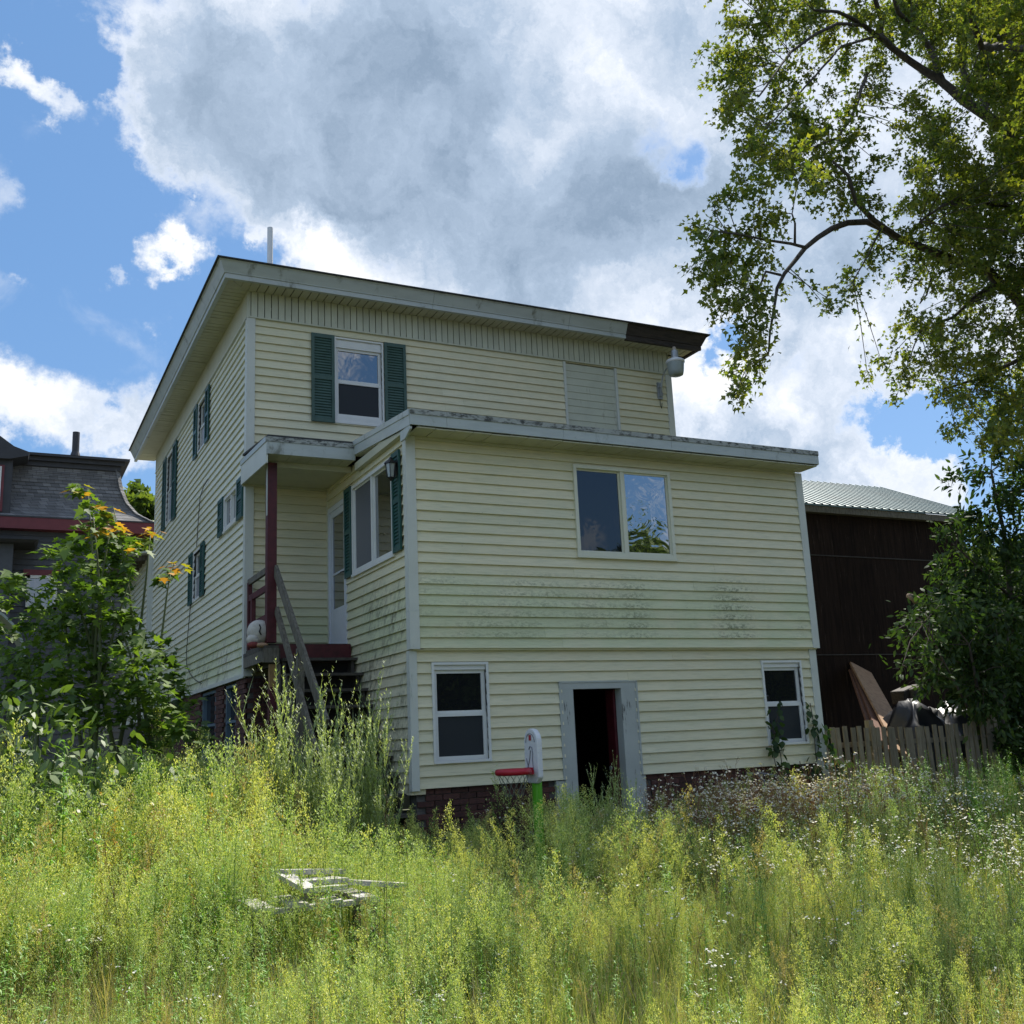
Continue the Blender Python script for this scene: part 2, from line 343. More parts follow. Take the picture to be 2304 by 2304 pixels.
# ------------------------------------------------------------------ ground
GZ = -2.5
def ground_h(x, y):
    return GZ + .05*math.sin(x*.7+1.3)*math.sin(y*.55) + (.0 if y > -3 else -.0)
mb = MB(); n = 60
xs = [-300, -120, -50, -25]+[-14+i*.8 for i in range(48)]+[32, 60, 140, 300]
ys = [-300, -120, -50, -25]+[-16+i*.8 for i in range(52)]+[32, 60, 140, 300]
for y in ys:
    for x in xs:
        flat = 1 if (-14 <= x <= 24 and -16 <= y <= 26) else 0
        mb.v.append((x, y, ground_h(x, y) if flat else GZ))
for j in range(len(ys)-1):
    for i in range(len(xs)-1):
        a = j*len(xs)+i; mb.f.append((a, a+1, a+1+len(xs), a+len(xs)))
M_GRD = pmat('weedy_soil', (.075, .085, .035), .95, col2=(.05, .04, .028), scale=2.5, bump=.8, bscale=12)
g = mb.build('ground', M_GRD, smooth=True); g['kind'] = 'structure'

# ------------------------------------------------------------------ house
D = 3.2336; XM = -1.161; XR = 6.19; WX = 5.94; BACK = 12.5
ZTM = 5.12
house = thing('house', 'two storey pale yellow vinyl sided house with green shutters, porch and lower front wing', 'house', (0, 0, GZ))
F_front = lambda y0: (lambda s, z, n: (s, y0-n, z))            # wall facing the viewer
F_left = lambda x0: (lambda s, z, n: (x0-n, s, z))             # wall facing left
F_right = lambda x0: (lambda s, z, n: (x0+n, s, z))
def wbox(mb, T, s0, s1, z0, z1, n0, n1):
    return mb.box(T(s0, z0, n0), T(s1, z1, n1))
def cells(s0, s1, z0, z1, holes):
    sc = sorted({s0, s1, *[h for H in holes for h in H[:2] if s0 < h < s1]}); zc = sorted({z0, z1, *[h for H in holes for h in H[2:4] if z0 < h < z1]})
    for k in range(len(zc)-1):
        run = None
        for i in range(len(sc)-1):
            cs, cz = (sc[i]+sc[i+1])/2, (zc[k]+zc[k+1])/2
            hit = any(h[0] < cs < h[1] and h[2] < cz < h[3] for h in holes)
            if not hit:
                if run is None: run = sc[i]
            if (hit or i == len(sc)-2) and run is not None:
                yield run, (sc[i] if hit else sc[i+1]), zc[k], zc[k+1]; run = None
def wall(T, s0, s1, z0, z1, holes=(), exp=.1225, siding=True, th=.14, mat=None, label=None):
    mb = MB()
    for a, b, c, d in cells(s0, s1, z0, z1, list(holes)): wbox(mb, T, a, b, c, d, -th, -.004)
    w = mb.build('wall', mat or M_SID, house)
    if label: w['label'] = label
    if siding:
        nb = max(1, round((z1-z0)/exp)); e = (z1-z0)/nb
        for k in range(nb):
            za, zb = z0+k*e, z0+(k+1)*e
            segs = {}
            cover = sorted((h for h in holes if h[2] <= za+.001 and h[3] >= zb-.001), key=lambda h: h[0])
            for a, b, c, d in cells(s0, s1, za, zb, list(holes)):
                key = sum(1 for h in cover if (h[0]+h[1])/2 < (a+b)/2)
                segs.setdefault(key, []).append((a, b, c, d))
            wob = rnd.uniform(-.0012, .0012)
            for key, ps in segs.items():
                m2 = MB()
                lj = max(p[1] for p in ps)-min(p[0] for p in ps); cut = min(p[0] for p in ps)+lj*rnd.uniform(.25, .75) if (lj > 3 and len(ps) == 1) else None
                for a, b, c, d in ps:
                    if cut:
                        ex_ = wob+.0028; m3_ = MB(); pq = lambda z: .028+ex_-(.0255)*(z-za)/e
                        m3_.hexa([T(cut, c, pq(c)), T(b, c, pq(c)), T(b, c, -.003), T(cut, c, -.003), T(cut, d, pq(d)), T(b, d, pq(d)), T(b, d, -.003), T(cut, d, -.003)]); m3_.build('siding_board', M_SID, w); b = cut+.002
                    pr = lambda z: .028+wob-(.0265)*(z-za)/e
                    # slightly uneven lower lip so that the course lines are not ruler straight
                    k2 = max(1, int((b-a)/1.2)); 
                    for q in range(k2):
                        u0 = a+(b-a)*q/k2; u1 = a+(b-a)*(q+1)/k2
                        bot = .0
                        m2.hexa([T(u0, c, -.003), T(u1, c, -.003), T(u1, c, pr(c)), T(u0, c, pr(c)), T(u0, d, -.003), T(u1, d, -.003), T(u1, d, pr(d)), T(u0, d, pr(d))] if False else
                                [T(u0, c, pr(c)), T(u1, c, pr(c)), T(u1, c, -.003), T(u0, c, -.003), T(u0, d, pr(d)), T(u1, d, pr(d)), T(u1, d, -.003), T(u0, d, -.003)])
                m2.build('siding_board', M_SID, w)
    return w

# window helpers ----------------------------------------------------------
def window_dh(T, s0, s1, z0, z1, mat=M_WHITE, upper=M_GLASS, lower=M_SCREEN, trim=.03, name='window', head=0.0, sill=.0, dirn=1, sash=True):
    """double hung window: trim frame round the hole, two sashes, panes"""
    fr = MB()
    wbox(fr, T, s0-trim, s0, z0-trim, z1+trim, -.05, .036); wbox(fr, T, s1, s1+trim, z0-trim, z1+trim, -.05, .036)
    wbox(fr, T, s0, s1, z1, z1+trim, -.05, .034); wbox(fr, T, s0, s1, z0-trim, z0, -.05, .038)
    w = fr.build(name, mat, house)
    zt = z1-head; zb = z0+sill
    if head:
        b = MB(); wbox(b, T, s0, s1, zt, z1, -.04, .008); b.build('head_panel', mat, w)
    if sill:
        b = MB(); wbox(b, T, s0-.01, s1+.01, z0, zb, -.04, .022); b.build('sill', mat, w)
    zm = (zt+zb)/2
    for (a, b_, n, pm, nm) in ((zm, zt, -.035, upper, 'upper_sash'), (zb, zm+.02, -.022, lower, 'lower_sash')):
        f = MB(); t = .045
        wbox(f, T, s0, s0+t, a, b_, n-.02, n+.018); wbox(f, T, s1-t, s1, a, b_, n-.02, n+.018)
        wbox(f, T, s0+t, s1-t, b_-.04, b_, n-.02, n+.016); wbox(f, T, s0+t, s1-t, a, a+.045, n-.02, n+.016)
        f.build(nm, mat, w)
        p = MB(); wbox(p, T, s0+t-.005, s1-t+.005, a+.04, b_-.035, n-.008, n-.002); p.build('glass_pane' if pm is not M_SCREEN else 'insect_screen', pm, w)
    return w
def window_slide(T, s0, s1, z0, z1, mid, mat, left, right, trim=.035, dirn=1):
    fr = MB()
    wbox(fr, T, s0, s0+.045, z0, z1, -.05, .045); wbox(fr, T, s1-.045, s1, z0, z1, -.05, .045)
    wbox(fr, T, s0+.045, s1-.045, z1-.045, z1, -.05, .043); wbox(fr, T, s0+.045, s1-.045, z0, z0+.045, -.05, .043)
    wbox(fr, T, s0-.01, s1+.01, z0-.035, z0, -.02, .055)
    w = fr.build('window', mat, house)
    a = MB(); wbox(a, T, mid-.025, mid+.025, z0+.045, z1-.045, -.03, .03); a.build('mullion', mat, w)
    for (u0, u1, pm, n) in ((s0+.045, mid-.025, left, -.012), (mid+.025, s1-.045, right, .004)):
        f = MB(); t = .022
        wbox(f, T, u0, u0+t, z0+.045, z1-.045, n-.015, n+.012); wbox(f, T, u1-t, u1, z0+.045, z1-.045, n-.015, n+.012)
        wbox(f, T, u0+t, u1-t, z0+.045, z0+.045+t, n-.015, n+.010); wbox(f, T, u0+t, u1-t, z1-.045-t, z1-.045, n-.015, n+.010)
        f.build('sash', mat, w)
        p = MB(); wbox(p, T, u0+t-.004, u1-t+.004, z0+.062, z1-.062, n-.006, n); p.build('glass_pane', pm, w)
    return w
def shutter(T0, s0, s1, z0, z1, mat, pieces=True):
    T = lambda s, z, n: T0(s, z, n+.016)
    t = .045; f = MB(); zm = (z0+z1)/2
    wbox(f, T, s0, s0+t, z0, z1, .016, .042); wbox(f, T, s1-t, s1, z0, z1, .016, .042)
    for (a, b) in ((z0, z0+.06), (zm-.03, zm+.03), (z1-.06, z1)): wbox(f, T, s0+t, s1-t, a, b, .016, .040)
    wbox(f, T, s0+t, s1-t, z0+.05, z1-.05, .014, .018)
    sh = f.build('shutter', mat, house)
    me = None; joined = MB()
    for (a, b) in ((z0+.06, zm-.03), (zm+.03, z1-.06)):
        n = max(2, round((b-a)/.042)); st = (b-a)/n
        for k in range(n):
            zc = a+st*(k+.5)
            sl = MB() if pieces else joined
            p = lambda s, z, nn: T(s, z, nn)
            sl.hexa([p(s0+t, zc-.017, .034), p(s1-t, zc-.017, .034), p(s1-t, zc-.021, .030), p(s0+t, zc-.021, .030),
                     p(s0+t, zc+.016, .022), p(s1-t, zc+.016, .022), p(s1-t, zc+.012, .018), p(s0+t, zc+.012, .018)])
            if pieces: sl.build('slat', mat, sh)
    if not pieces: joined.build('slats', mat, sh, kind='stuff')
    return sh

TF = F_front(0.0); TL2 = F_front(.056); TS = F_left(0.0); TM = F_front(D); TML = F_left(XM)
HU = 2.47
# front wing, upper storey
wall(TF, .0, WX, 0.0, HU, [(2.25, 3.65, 1.185, 2.285)], .1235)
# the underside where the upper storey oversails the lower one
MB().box((0.0, .0, -.022), (WX, .19, 0.0)).build('starter_strip', M_SID, house)
# front wing, lower storey
wall(TL2, .03, WX-.03, -1.54, -.022, [(.27, .92, -1.25, -.185), (1.92, 2.95, -1.54, -.435), (5.0, 5.63, -1.25, -.20)], .1275)
# side of the wing facing the porch
wall(TS, .0, D, -.012, 2.66, [(.46, 1.99, 1.19, 2.33), (2.33, 3.15, .27, 2.29)], .1235)
wall(F_left(.004), .06, D, -1.60, -.014, [], .1235)
# main block: front and left
wall(TM, XM, 0.0, .27, 2.60, [], .1235, label='sheltered wall at the back of the porch')
wall(TM, XM, XR, 2.60, ZTM, [(.13, .85, 3.65, 4.95), (4.04, 5.09, 2.6, 5.08)], .1235)
W4 = MB(); wbox(W4, TM, 4.085, 5.045, 2.6, 5.06, -.1, .0); pw = W4.build('wall', M_SID, house); pw['label'] = 'patched siding panel between two upright trims'
for k in range(20):
    za = 2.60+k*.123; m2 = MB(); T = TM
    m2.hexa([T(4.085, za, .013), T(5.045, za, .013), T(5.045, za, -.003), T(4.085, za, -.003), T(4.085, za+.123, .003), T(5.045, za+.123, .003), T(5.045, za+.123, -.003), T(4.085, za+.123, -.003)])
    m2.build('siding_board', M_FRZ, pw)
for s in (4.04, 5.045):
    b = MB(); wbox(b, TM, s, s+.045, 2.6, 5.08, -.05, .036); b.build('trim_strip', M_TRIM, house)
wall(TML, D, BACK, -.02, ZTM, [(6.42, 7.12, 4.12, 4.98), (9.95, 10.75, 3.55, 4.97), (3.75, 4.66, 2.22, 2.72), (6.60, 7.32, 1.52, 2.33)], .1235)
wall(F_right(WX), .0, D, .0, HU, [], .16)
wall(F_right(WX-.03), .06, D, -1.54, -.024, [], .16)
wall(F_right(XR), D, BACK, -.02, ZTM, [], .2)
mb = MB(); mb.box((XM+.02, BACK-.1, GZ), (XR-.02, BACK, ZTM)); mb.build('wall', M_SID, house)
# corner posts
def cpost(mb, x, y, z0, z1, w=.085, left=True):
    t = .032
    if left: mb.box((x, y-t, z0), (x+w, y, z1)); mb.box((x-t, y-t, z0), (x, y+w, z1))
    else: mb.box((x-w, y-t, z0), (x, y, z1)); mb.box((x, y-t, z0), (x+t, y+w, z1))
    return mb
cpost(MB(), 0, 0, .42, HU+.02).build('corner_trim', M_TRIM, house)
cpost(MB(), .0, -.002, -.01, .418, .086).build('corner_trim', M_TRIM, house)
cpost(MB(), .004, .056, -1.56, -.024, .06).build('corner_trim', M_TRIM, house)
cpost(MB(), WX, 0, -.01, HU, .085, False).build('corner_trim', M_TRIM, house)
cpost(MB(), WX-.03, .056, -1.22, -.024, .085, False).build('corner_trim', M_TRIM, house)
cpost(MB(), WX-.03, .05, -2.45, -1.222, .14, False).build('corner_trim', M_GRYP, house)
cpost(MB(), XM, D, -.06, ZTM, .088).build('corner_trim', M_TRIM, house)
cpost(MB(), XR, D, 2.5, ZTM, .088, False).build('corner_trim', M_TRIM, house)
b = MB(); b.box((XM-.024, BACK-.09, -.02), (XM, BACK+.02, ZTM)); b.build('corner_trim', M_TRIM, house)
b = MB(); b.box((-.026, D-.05, .27), (-.001, D-.001, 2.6)); b.build('corner_trim', M_CRM, house)
# left bottom starter trim
b = MB(); b.box((XM-.030, D, -.075), (XM+.0, BACK, -.02)); b.build('starter_strip', M_TRIM, house)

# windows
window_slide(TF, 2.21, 3.685, 1.15, 2.315, 2.935, M_CRM, M_GLASS, M_GLASSW)
window_dh(TL2, .27, .92, -1.25, -.185, head=.055)
window_dh(TL2, 5.0, 5.63, -1.25, -.20, head=.06)
window_dh(TM, .13, .85, 3.65, 4.95, head=.13, sill=.085, trim=.025, upper=M_GLASSR)
window_slide(TS, .43, 2.01, 1.16, 2.355, 1.235, M_WHITE, M_GLASSR, M_SCREEN)
window_dh(TML, 6.42, 7.12, 4.12, 4.98, trim=.03)
window_dh(TML, 9.95, 10.75, 3.55, 4.97, trim=.03)
window_slide(TML, 3.74, 4.67, 2.21, 2.73, 4.2, M_WHITE, M_GLASSR, M_GLASSR)
window_dh(TML, 6.60, 7.32, 1.52, 2.33, trim=.03)
# curtain behind the porch window
shutter(TM, -.25, .10, 3.615, 4.985, M_GREEN); shutter(TM, .885, 1.235, 3.62, 4.985, M_GREEN)
shutter(TS, 2.025, 2.31, 1.15, 2.37, M_TEAL); shutter(TS, .155, .415, 1.16, 2.37, M_TEAL)
for (a, b, c, d) in ((6.06, 6.37, 4.07, 5.03), (7.17, 7.50, 4.07, 5.03), (9.46, 9.90, 3.46, 5.02), (10.80, 11.22, 3.5, 5.02), (3.33, 3.70, 2.17, 2.77), (4.71, 5.08, 2.19, 2.77), (6.25, 6.56, 1.48, 2.38), (7.36, 7.70, 1.48, 2.38)):
    shutter(TML, a, b, c, d, M_TEAL, pieces=False)

# porch storm door
def door():
    T = TS; z0, z1, s0, s1 = .275, 2.29, 2.33, 3.15
    f = MB(); wbox(f, T, s0, s0+.05, z0, z1, -.06, .03); wbox(f, T, s1-.05, s1, z0, z1, -.06, .03); wbox(f, T, s0+.05, s1-.05, z1-.07, z1, -.06, .028)
    d = f.build('door', M_DOORW, house); d['label'] = 'white storm door with tall glass under the porch roof'
    p = MB(); wbox(p, T, s0+.05, s0+.14, z0, z1-.07, -.03, .012); wbox(p, T, s1-.14, s1-.05, z0, z1-.07, -.03, .012)
    wbox(p, T, s0+.14, s1-.14, z1-.16, z1-.07, -.03, .010); wbox(p, T, s0+.14, s1-.14, z0, z0+.55, -.03, .010)
    wbox(p, T, s0+.14, s1-.14, 1.30, 1.325, -.02, .008)
    p.build('door_leaf', M_DOORW, d)
    g = MB(); wbox(g, T, s0+.14, s1-.14, z0+.55, z1-.16, -.012, -.006); g.build('glass_pane', M_GLASSR, d)
    h = MB(); wbox(h, T, s0+.075, s0+.105, 1.22, 1.30, .012, .02); h.tube([T(s0+.09, 1.27, .02), T(s0+.09, 1.27, .05), T(s0+.16, 1.27, .055)], .009, 8); h.build('handle', M_BLACK, d)
door()
# cellar doorway: open hole, wide grey casing, dark red door swung in
cs = MB(); T = TL2
wbox(cs, T, 1.90, 2.07, -2.48, -.49, -.12, .02); wbox(cs, T, 2.75, 2.965, -2.48, -.49, -.12, .02); wbox(cs, T, 1.90, 2.965, -.49, -.415, -.12, .022)
wbox(cs, T, 1.78, 1.898, -2.48, -1.55, -.08, .012); wbox(cs, T, 2.967, 3.03, -2.48, -1.55, -.08, .012)
wbox(cs, T, 1.875, 1.90, -1.54, -.41, -.0, .03); wbox(cs, T, 2.965, 2.99, -1.54, -.41, -.0, .03); wbox(cs, T, 1.875, 2.99, -.415, -.395, -.0, .03)
c = cs.build('door_casing', M_GRYP, house); c['label'] = 'wide grey chipped casing round the open cellar doorway'
mb = MB(); mb.hexa([(2.735, .19, -2.46), (2.745, .19, -2.46), (2.62, .98, -2.46), (2.60, .97, -2.46), (2.735, .19, -.5), (2.745, .19, -.5), (2.62, .98, -.5), (2.60, .97, -.5)])
mb = MB(); mb.box((2.715, .18, -2.46), (2.75, .36, -.5))
dd = mb.build('door_edge', M_RED, house); dd['label'] = 'dark red edge of the cellar door folded back inside'
mb = MB(); mb.tube([(2.712, .30, -1.45), (2.69, .30, -1.45)], [.02, .03], 8); mb.build('handle', M_GALV, dd)
# interior shells so that openings look into dark rooms
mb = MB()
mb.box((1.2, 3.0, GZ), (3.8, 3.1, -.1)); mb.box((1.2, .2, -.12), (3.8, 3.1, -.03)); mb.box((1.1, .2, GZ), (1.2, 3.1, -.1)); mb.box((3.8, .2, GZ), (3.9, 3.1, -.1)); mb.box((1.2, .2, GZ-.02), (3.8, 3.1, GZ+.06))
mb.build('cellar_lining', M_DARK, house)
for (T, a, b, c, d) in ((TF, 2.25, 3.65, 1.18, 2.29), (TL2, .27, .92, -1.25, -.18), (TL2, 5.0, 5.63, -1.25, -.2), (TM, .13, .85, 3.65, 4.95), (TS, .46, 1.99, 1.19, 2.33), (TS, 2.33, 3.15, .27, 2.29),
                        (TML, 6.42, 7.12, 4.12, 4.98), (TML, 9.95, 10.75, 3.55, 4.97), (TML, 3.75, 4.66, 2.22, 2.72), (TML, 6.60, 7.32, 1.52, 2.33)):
    mb = MB(); wbox(mb, T, a-.02, b+.02, c-.02, d+.02, -.155, -.145); mb.build('dark_backing', M_DARK, house)  # near-black sheet behind each pane, standing in for the unlit room

# main roof ---------------------------------------------------------------
OV = .53; ex0, ex1, ey0, ey1 = XM-OV, XR+OV, D-OV, BACK+OV; ZE = 5.735
mb = MB(); cx0, cx1, cym, ry = 1.2, 3.8, (ey0+ey1)/2, 1.1
v = [(ex0-.03, ey0-.03, ZE), (ex1+.03, ey0-.03, ZE), (ex1+.03, ey1, ZE), (ex0-.03, ey1, ZE)]
rt = [(ex0+3.4, cym-1.2, ZE+.95), (ex1-3.4, cym-1.2, ZE+.95), (ex1-3.4, cym+1.2, ZE+.95), (ex0+3.4, cym+1.2, ZE+.95)]
mb.hexa(v+rt); mb.box((ex0-.03, ey0-.03, ZE-.018), (ex1+.03, ey1, ZE-.002)); roof = mb.build('roof', M_ASPH, house)
roof['label'] = 'low dark hip roof seen only at its edge'
def crown(mb, a, b, side, z1=ZE-.02, z0=5.475):
    """fascia run with a sloping crown above a flat white strip; side = outward vector"""
    o = Vector(side); a = Vector(a); b = Vector(b)
    prof = [(0.0, z1), (-.02, z1-.02), (-.085, z1-.155), (-.085, z1-.165), (-.10, z1-.17), (-.10, z0), (-.16, z0), (-.16, z1)]
    pts = []
    n = len(prof); base = len(mb.v)
    for P, e in ((a, 1), (b, -1)):
        d = (b-a).normalized()*e
        for (k, z) in prof: mb.v.append(tuple(P+o*k+Vector((0, 0, z))+(d*(-k))*MIT[0 if e == 1 else 1]))
    for i in range(n): mb.f.append((base+i, base+(i+1) % n, base+n+(i+1) % n, base+n+i))
    mb.f.append(tuple(base+i for i in range(n))); mb.f.append(tuple(base+n+i for i in range(n))[::-1])
    return mb
MIT = (1, 0)
cuts = [ex0, 1.55, 3.95, 5.06]
for i in range(3):
    MIT = (1 if i == 0 else 0, 0)
    crown(MB(), (cuts[i]+(.004 if i else 0), ey0, 0), (cuts[i+1], ey0, 0), (0, -1, 0)).build('fascia', M_ALU, house)
MIT = (0, 1)
o = crown(MB(), (5.07, ey0+.012, 0), (ex1, ey0+.012, 0), (0, -1, 0), z0=5.46).build('fascia', M_BRNW, house); o['label'] = 'bare brown wooden fascia end stripped of its cladding'
MIT = (1, 0)
ycut = [ey0, 5.9, 9.2, ey1]
for i in range(3):
    MIT = (1 if i == 0 else 0, 0)
    crown(MB(), (ex0, ycut[i]+(.004 if i else 0), 0), (ex0, ycut[i+1], 0), (-1, 0, 0)).build('fascia', M_ALU, house)
MIT = (1, 0)
crown(MB(), (ex1, ey0, 0), (ex1, ey1, 0), (1, 0, 0)).build('fascia', M_BRNW, house)
# soffit: ribbed panels
ZS = 5.50
def rib(mb, a, b): return mb.box(a, b)
x = ex0+.62
while x < ex1-.15:
    m2 = MB(); x2 = min(x+.125, ex1-.14); dz = rnd.uniform(-.003, .003)
    m2.box((x+.008, ey0+.14, ZS+dz), (x2-.006, D+.02, ZS+.014)); m2.build('soffit_panel', M_SOF, house); x += .125
y = ey0+.62
while y < ey1-.2:
    m2 = MB(); m2.box((ex0+.14, y+.010, ZS+rnd.uniform(-.003, .003)), (XM+.0, y+.121, ZS+.014)); m2.build('soffit_panel', M_SOF, house); y += .125
MB().box((ex0+.13, ey0+.13, ZS+.013), (ex1-.13, D+.1, ZS+.03)).build('soffit_backing', M_DARK, house)
MB().box((ex0+.13, D+.1, ZS+.013), (XM+.1, ey1-.1, ZS+.03)).build('soffit_backing', M_DARK, house)
MB().box((XR, D+.1, ZS+.0), (ex1-.13, ey1-.1, ZS+.02)).build('soffit_backing', M_SOF, house)
# mitre corner of the soffit
mb = MB(); a, b = ex0+.14, ey0+.14
for k in range(4):
    t0 = k*.122; mb.box((a+t0+.003, ey0+.14+t0, ZS), (a+t0+.119, D, ZS+.012)) if False else None
for k in range(4):
    t0 = .0+k*.12
    mb.prism([(a+t0+.003, b+t0+.003, ZS), (a+t0+.117, b+t0+.117, ZS), (a+t0+.117, b-.0, ZS), (a+t0+.003, b-.0, ZS)], (0, 0, .012))
    mb.prism([(a-.0, b+t0+.003, ZS), (a-.0, b+t0+.117, ZS), (a+t0+.111, b+t0+.117, ZS), (a+t0-.003 if t0 else a, b+t0+.003, ZS)], (0, 0, .012))
mb.build('soffit_corner', M_SOF, house)
# frieze band: narrow upright panels on the front, smooth board on the left
x = XM+.02
k = 0
while x < XR-.02:
    m2 = MB(); x2 = min(x+.1, XR-.01); dn = rnd.uniform(0, .004)
    m2.box((x+.006, D-.034-dn, ZTM+.0), (x2-.006, D+.0, ZS)); m2.build('frieze_panel', M_FRZ, house); x += .1; k += 1
MB().box((XM-.03, D-.045, ZTM-.025), (XR+.02, D+.0, ZTM-.002)).build('frieze_moulding', M_FRZ, house)
MB().box((XM-.03, D-.036, ZTM), (XM+.015, D+.0, ZS)).build('frieze_moulding', M_FRZ, house)
MB().box((XM-.032, D+.0, ZTM-.02), (XM+.0, BACK, ZS)).build('frieze_board', M_SOF, house)
MB().box((XM-.045, D+.0, ZTM-.035), (XM-.0, BACK, ZTM-.021)).build('frieze_moulding', M_TRIM, house)
mb = MB(); mb.tube([(-.63, 4.2, 5.7), (-.63, 4.2, 7.1)], .045, 16); pv = mb.build('vent_pipe', M_PVC, house, smooth=False)

# front wing roof ---------------------------------------------------------
SL = .095; zt = lambda y: 2.70+SL*(y+.35)
mb = MB(); mb.hexa([(-.09, -.36, zt(-.36)-.03), (WX+.04, -.36, zt(-.36)-.03), (WX+.04, D-.02, zt(D)-.03), (-.09, D-.02, zt(D)-.03),
                    (-.09, -.36, zt(-.36)), (WX+.04, -.36, zt(-.36)), (WX+.04, D-.02, zt(D)), (-.09, D-.02, zt(D))])
o = mb.build('roof', M_ASPH, house); o['label'] = 'flat shed roof over the front wing'
def fasc(T3, s0, s1, zf, cut, top=.06, deep=.19, thick=.02):
    pass
segs = [-.1, .35, 1.9, 3.5, 4.7, WX+.05]
for i in range(5):
    a, b_ = segs[i]+.002, segs[i+1]-.001
    MB().box((a, -.385-.0015*(i % 2), 2.515), (b_, -.36, 2.642)).build('fascia', M_ALU, house)
    MB().box((a, -.396-.0015*(i % 2), 2.640), (b_, -.36, 2.703)).build('drip_edge', M_DRIP, house)
# box returns at both ends of the wing eave and its soffit
MB().box((-.098, -.36, 2.50), (.02, -.04, 2.52)).build('soffit_return', M_ALU, house)
MB().prism([(-.1, -.36, 2.515), (-.1, -.04, 2.515), (-.1, -.04, 2.40), (-.1, -.2, 2.40), (-.1, -.36, 2.47)][::-1], (.025, 0, 0)).build('soffit_return', M_ALU, house)
x = -.02
while x < WX:
    m2 = MB(); z0 = 2.49+rnd.uniform(-.002, .002); m2.box((x+.004, -.36, z0), (min(x+.24, WX+.03)-.004, .0, z0+.014)); m2.build('soffit_panel', M_SOF, house); x += .24
MB().box((-.05, -.358, 2.506), (WX+.03, -.0, 2.515)).build('soffit_backing', M_DARK, house)
MB().box((.085, -.03, 2.455), (WX-.085, -.0, 2.49)).build('frieze_moulding', M_SOF, house)
# rake along the porch side
def rake(x0, x1, ya, yb, zo0, zo1, name, mat):
    z = lambda y: zt(y)
    MB().hexa([(x0, ya, z(ya)+zo0), (x1, ya, z(ya)+zo0), (x1, yb, z(yb)+zo0), (x0, yb, z(yb)+zo0), (x0, ya, z(ya)+zo1), (x1, ya, z(ya)+zo1), (x1, yb, z(yb)+zo1), (x0, yb, z(yb)+zo1)]).build(name, mat, house)
rake(-.105, -.085, -.36, 1.70, -.19, -.062, 'fascia', M_ALU)
rake(-.115, -.085, -.36, 1.70, -.064, .003, 'drip_edge', M_ALU)
MB().box((-.085, -.36, 2.50), (-.0, 1.72, 2.60)).build('soffit_return', M_SOF, house)
rake(-.085, 0.0, -.04, 1.72, -.20, -.185, 'soffit_panel', M_SOF)
rake(WX+.03, WX+.055, -.36, D, -.19, .003, 'fascia', M_ALU)
# porch roof
PX0 = -1.235; PY0 = 1.70
mb = MB(); mb.hexa([(PX0, PY0, zt(PY0)-.035), (-.09, PY0, zt(PY0)-.035), (-.09, D-.02, zt(D)-.035), (PX0, D-.02, zt(D)-.035), (PX0, PY0, zt(PY0)-.005), (-.09, PY0, zt(PY0)-.005), (-.09, D-.02, zt(D)-.005), (PX0, D-.02, zt(D)-.005)])
o = mb.build('roof', M_ASPH, house); o['label'] = 'small flat roof over the porch'
zp = 2.855
MB().box((PX0-.02, PY0-.025, zp-.225), (-.087, PY0, zp-.063)).build('fascia', M_ALU, house)
MB().box((PX0-.032, PY0-.034, zp-.065), (-.087, PY0, zp+.0)).build('drip_edge', M_DRIP, house)
def rake2(x0, x1, ya, yb, o0, o1, name, mat):
    z = lambda y: zp+.045*(y-PY0)
    MB().hexa([(x0, ya, z(ya)+o0), (x1, ya, z(ya)+o0), (x1, yb, z(yb)+o0), (x0, yb, z(yb)+o0), (x0, ya, z(ya)+o1), (x1, ya, z(ya)+o1), (x1, yb, z(yb)+o1), (x0, yb, z(yb)+o1)]).build(name, mat, house)
rake2(PX0-.022, PX0, PY0-.0, D-.03, -.34, -.063, 'fascia', M_TRIM)
rake2(PX0-.034, PX0, PY0-.0, D-.03, -.065, .002, 'drip_edge', M_ALU)
x = PX0+.02
while x < -.1:
    MB().box((x+.003, PY0, 2.628+rnd.uniform(-.002, .002)), (min(x+.14, -.03)-.003, PY0+.34, 2.64)).build('soffit_panel', M_SOF, house); x += .14
MB().box((PX0+.005, PY0+.34, 2.56), (-.03, PY0+.40, 2.64)).build('porch_beam', M_SOF, house)
MB().box((PX0+.0, PY0+.40, 2.60), (-.003, D-.003, 2.615)).build('porch_ceiling', M_SOF, house)
MB().box((PX0+.0, D-.04, 2.57), (-.03, D-.003, 2.60)).build('frieze_moulding', M_SOF, house)

# brick foundations -------------------------------------------------------
bm = MB(); bm.box((-.098, -.05, -.029), (.098, .05, .029)); BRK = bm.mesh('brick'); BRK.materials.append(M_BRICK)
bm = MB(); bm.box((-.045, -.05, -.029), (.045, .05, .029)); BRKH = bm.mesh('brick'); BRKH.materials.append(M_BRICK)
f1 = MB()
for (a, b) in ((.05, 1.9), (2.965, WX-.05)): f1.box((a, .10, GZ-.3), (b, .3, -1.54))
f1 = f1.build('foundation', M_MORT, house); f1['label'] = 'brick foundation below the lower front wall'
nb = 0
for r in range(7):
    z = -1.575-r*.0665
    for (a, b) in ((.05, 1.78), (3.03, WX-.14)):
        x = a+(.1 if r % 2 else 0)+.1
        while x < b-.05:
            inst('brick', BRK, (x, .125+rnd.uniform(-.004, .006), z), f1, rot=(0, rnd.uniform(-.01, .01), 0)); x += .207; nb += 1
m2 = MB()
for r in range(7, 15):
    z = -1.575-r*.0665
    for (a, b) in ((.05, 1.78), (3.03, WX-.14)):
        x = a+(.1 if r % 2 else 0)+.1
        while x < b-.05: m2.box((x-.098, .078, z-.029), (x+.098, .17, z+.029)); x += .207
m2.build('lower_bricks', M_BRICK, f1, kind='stuff')
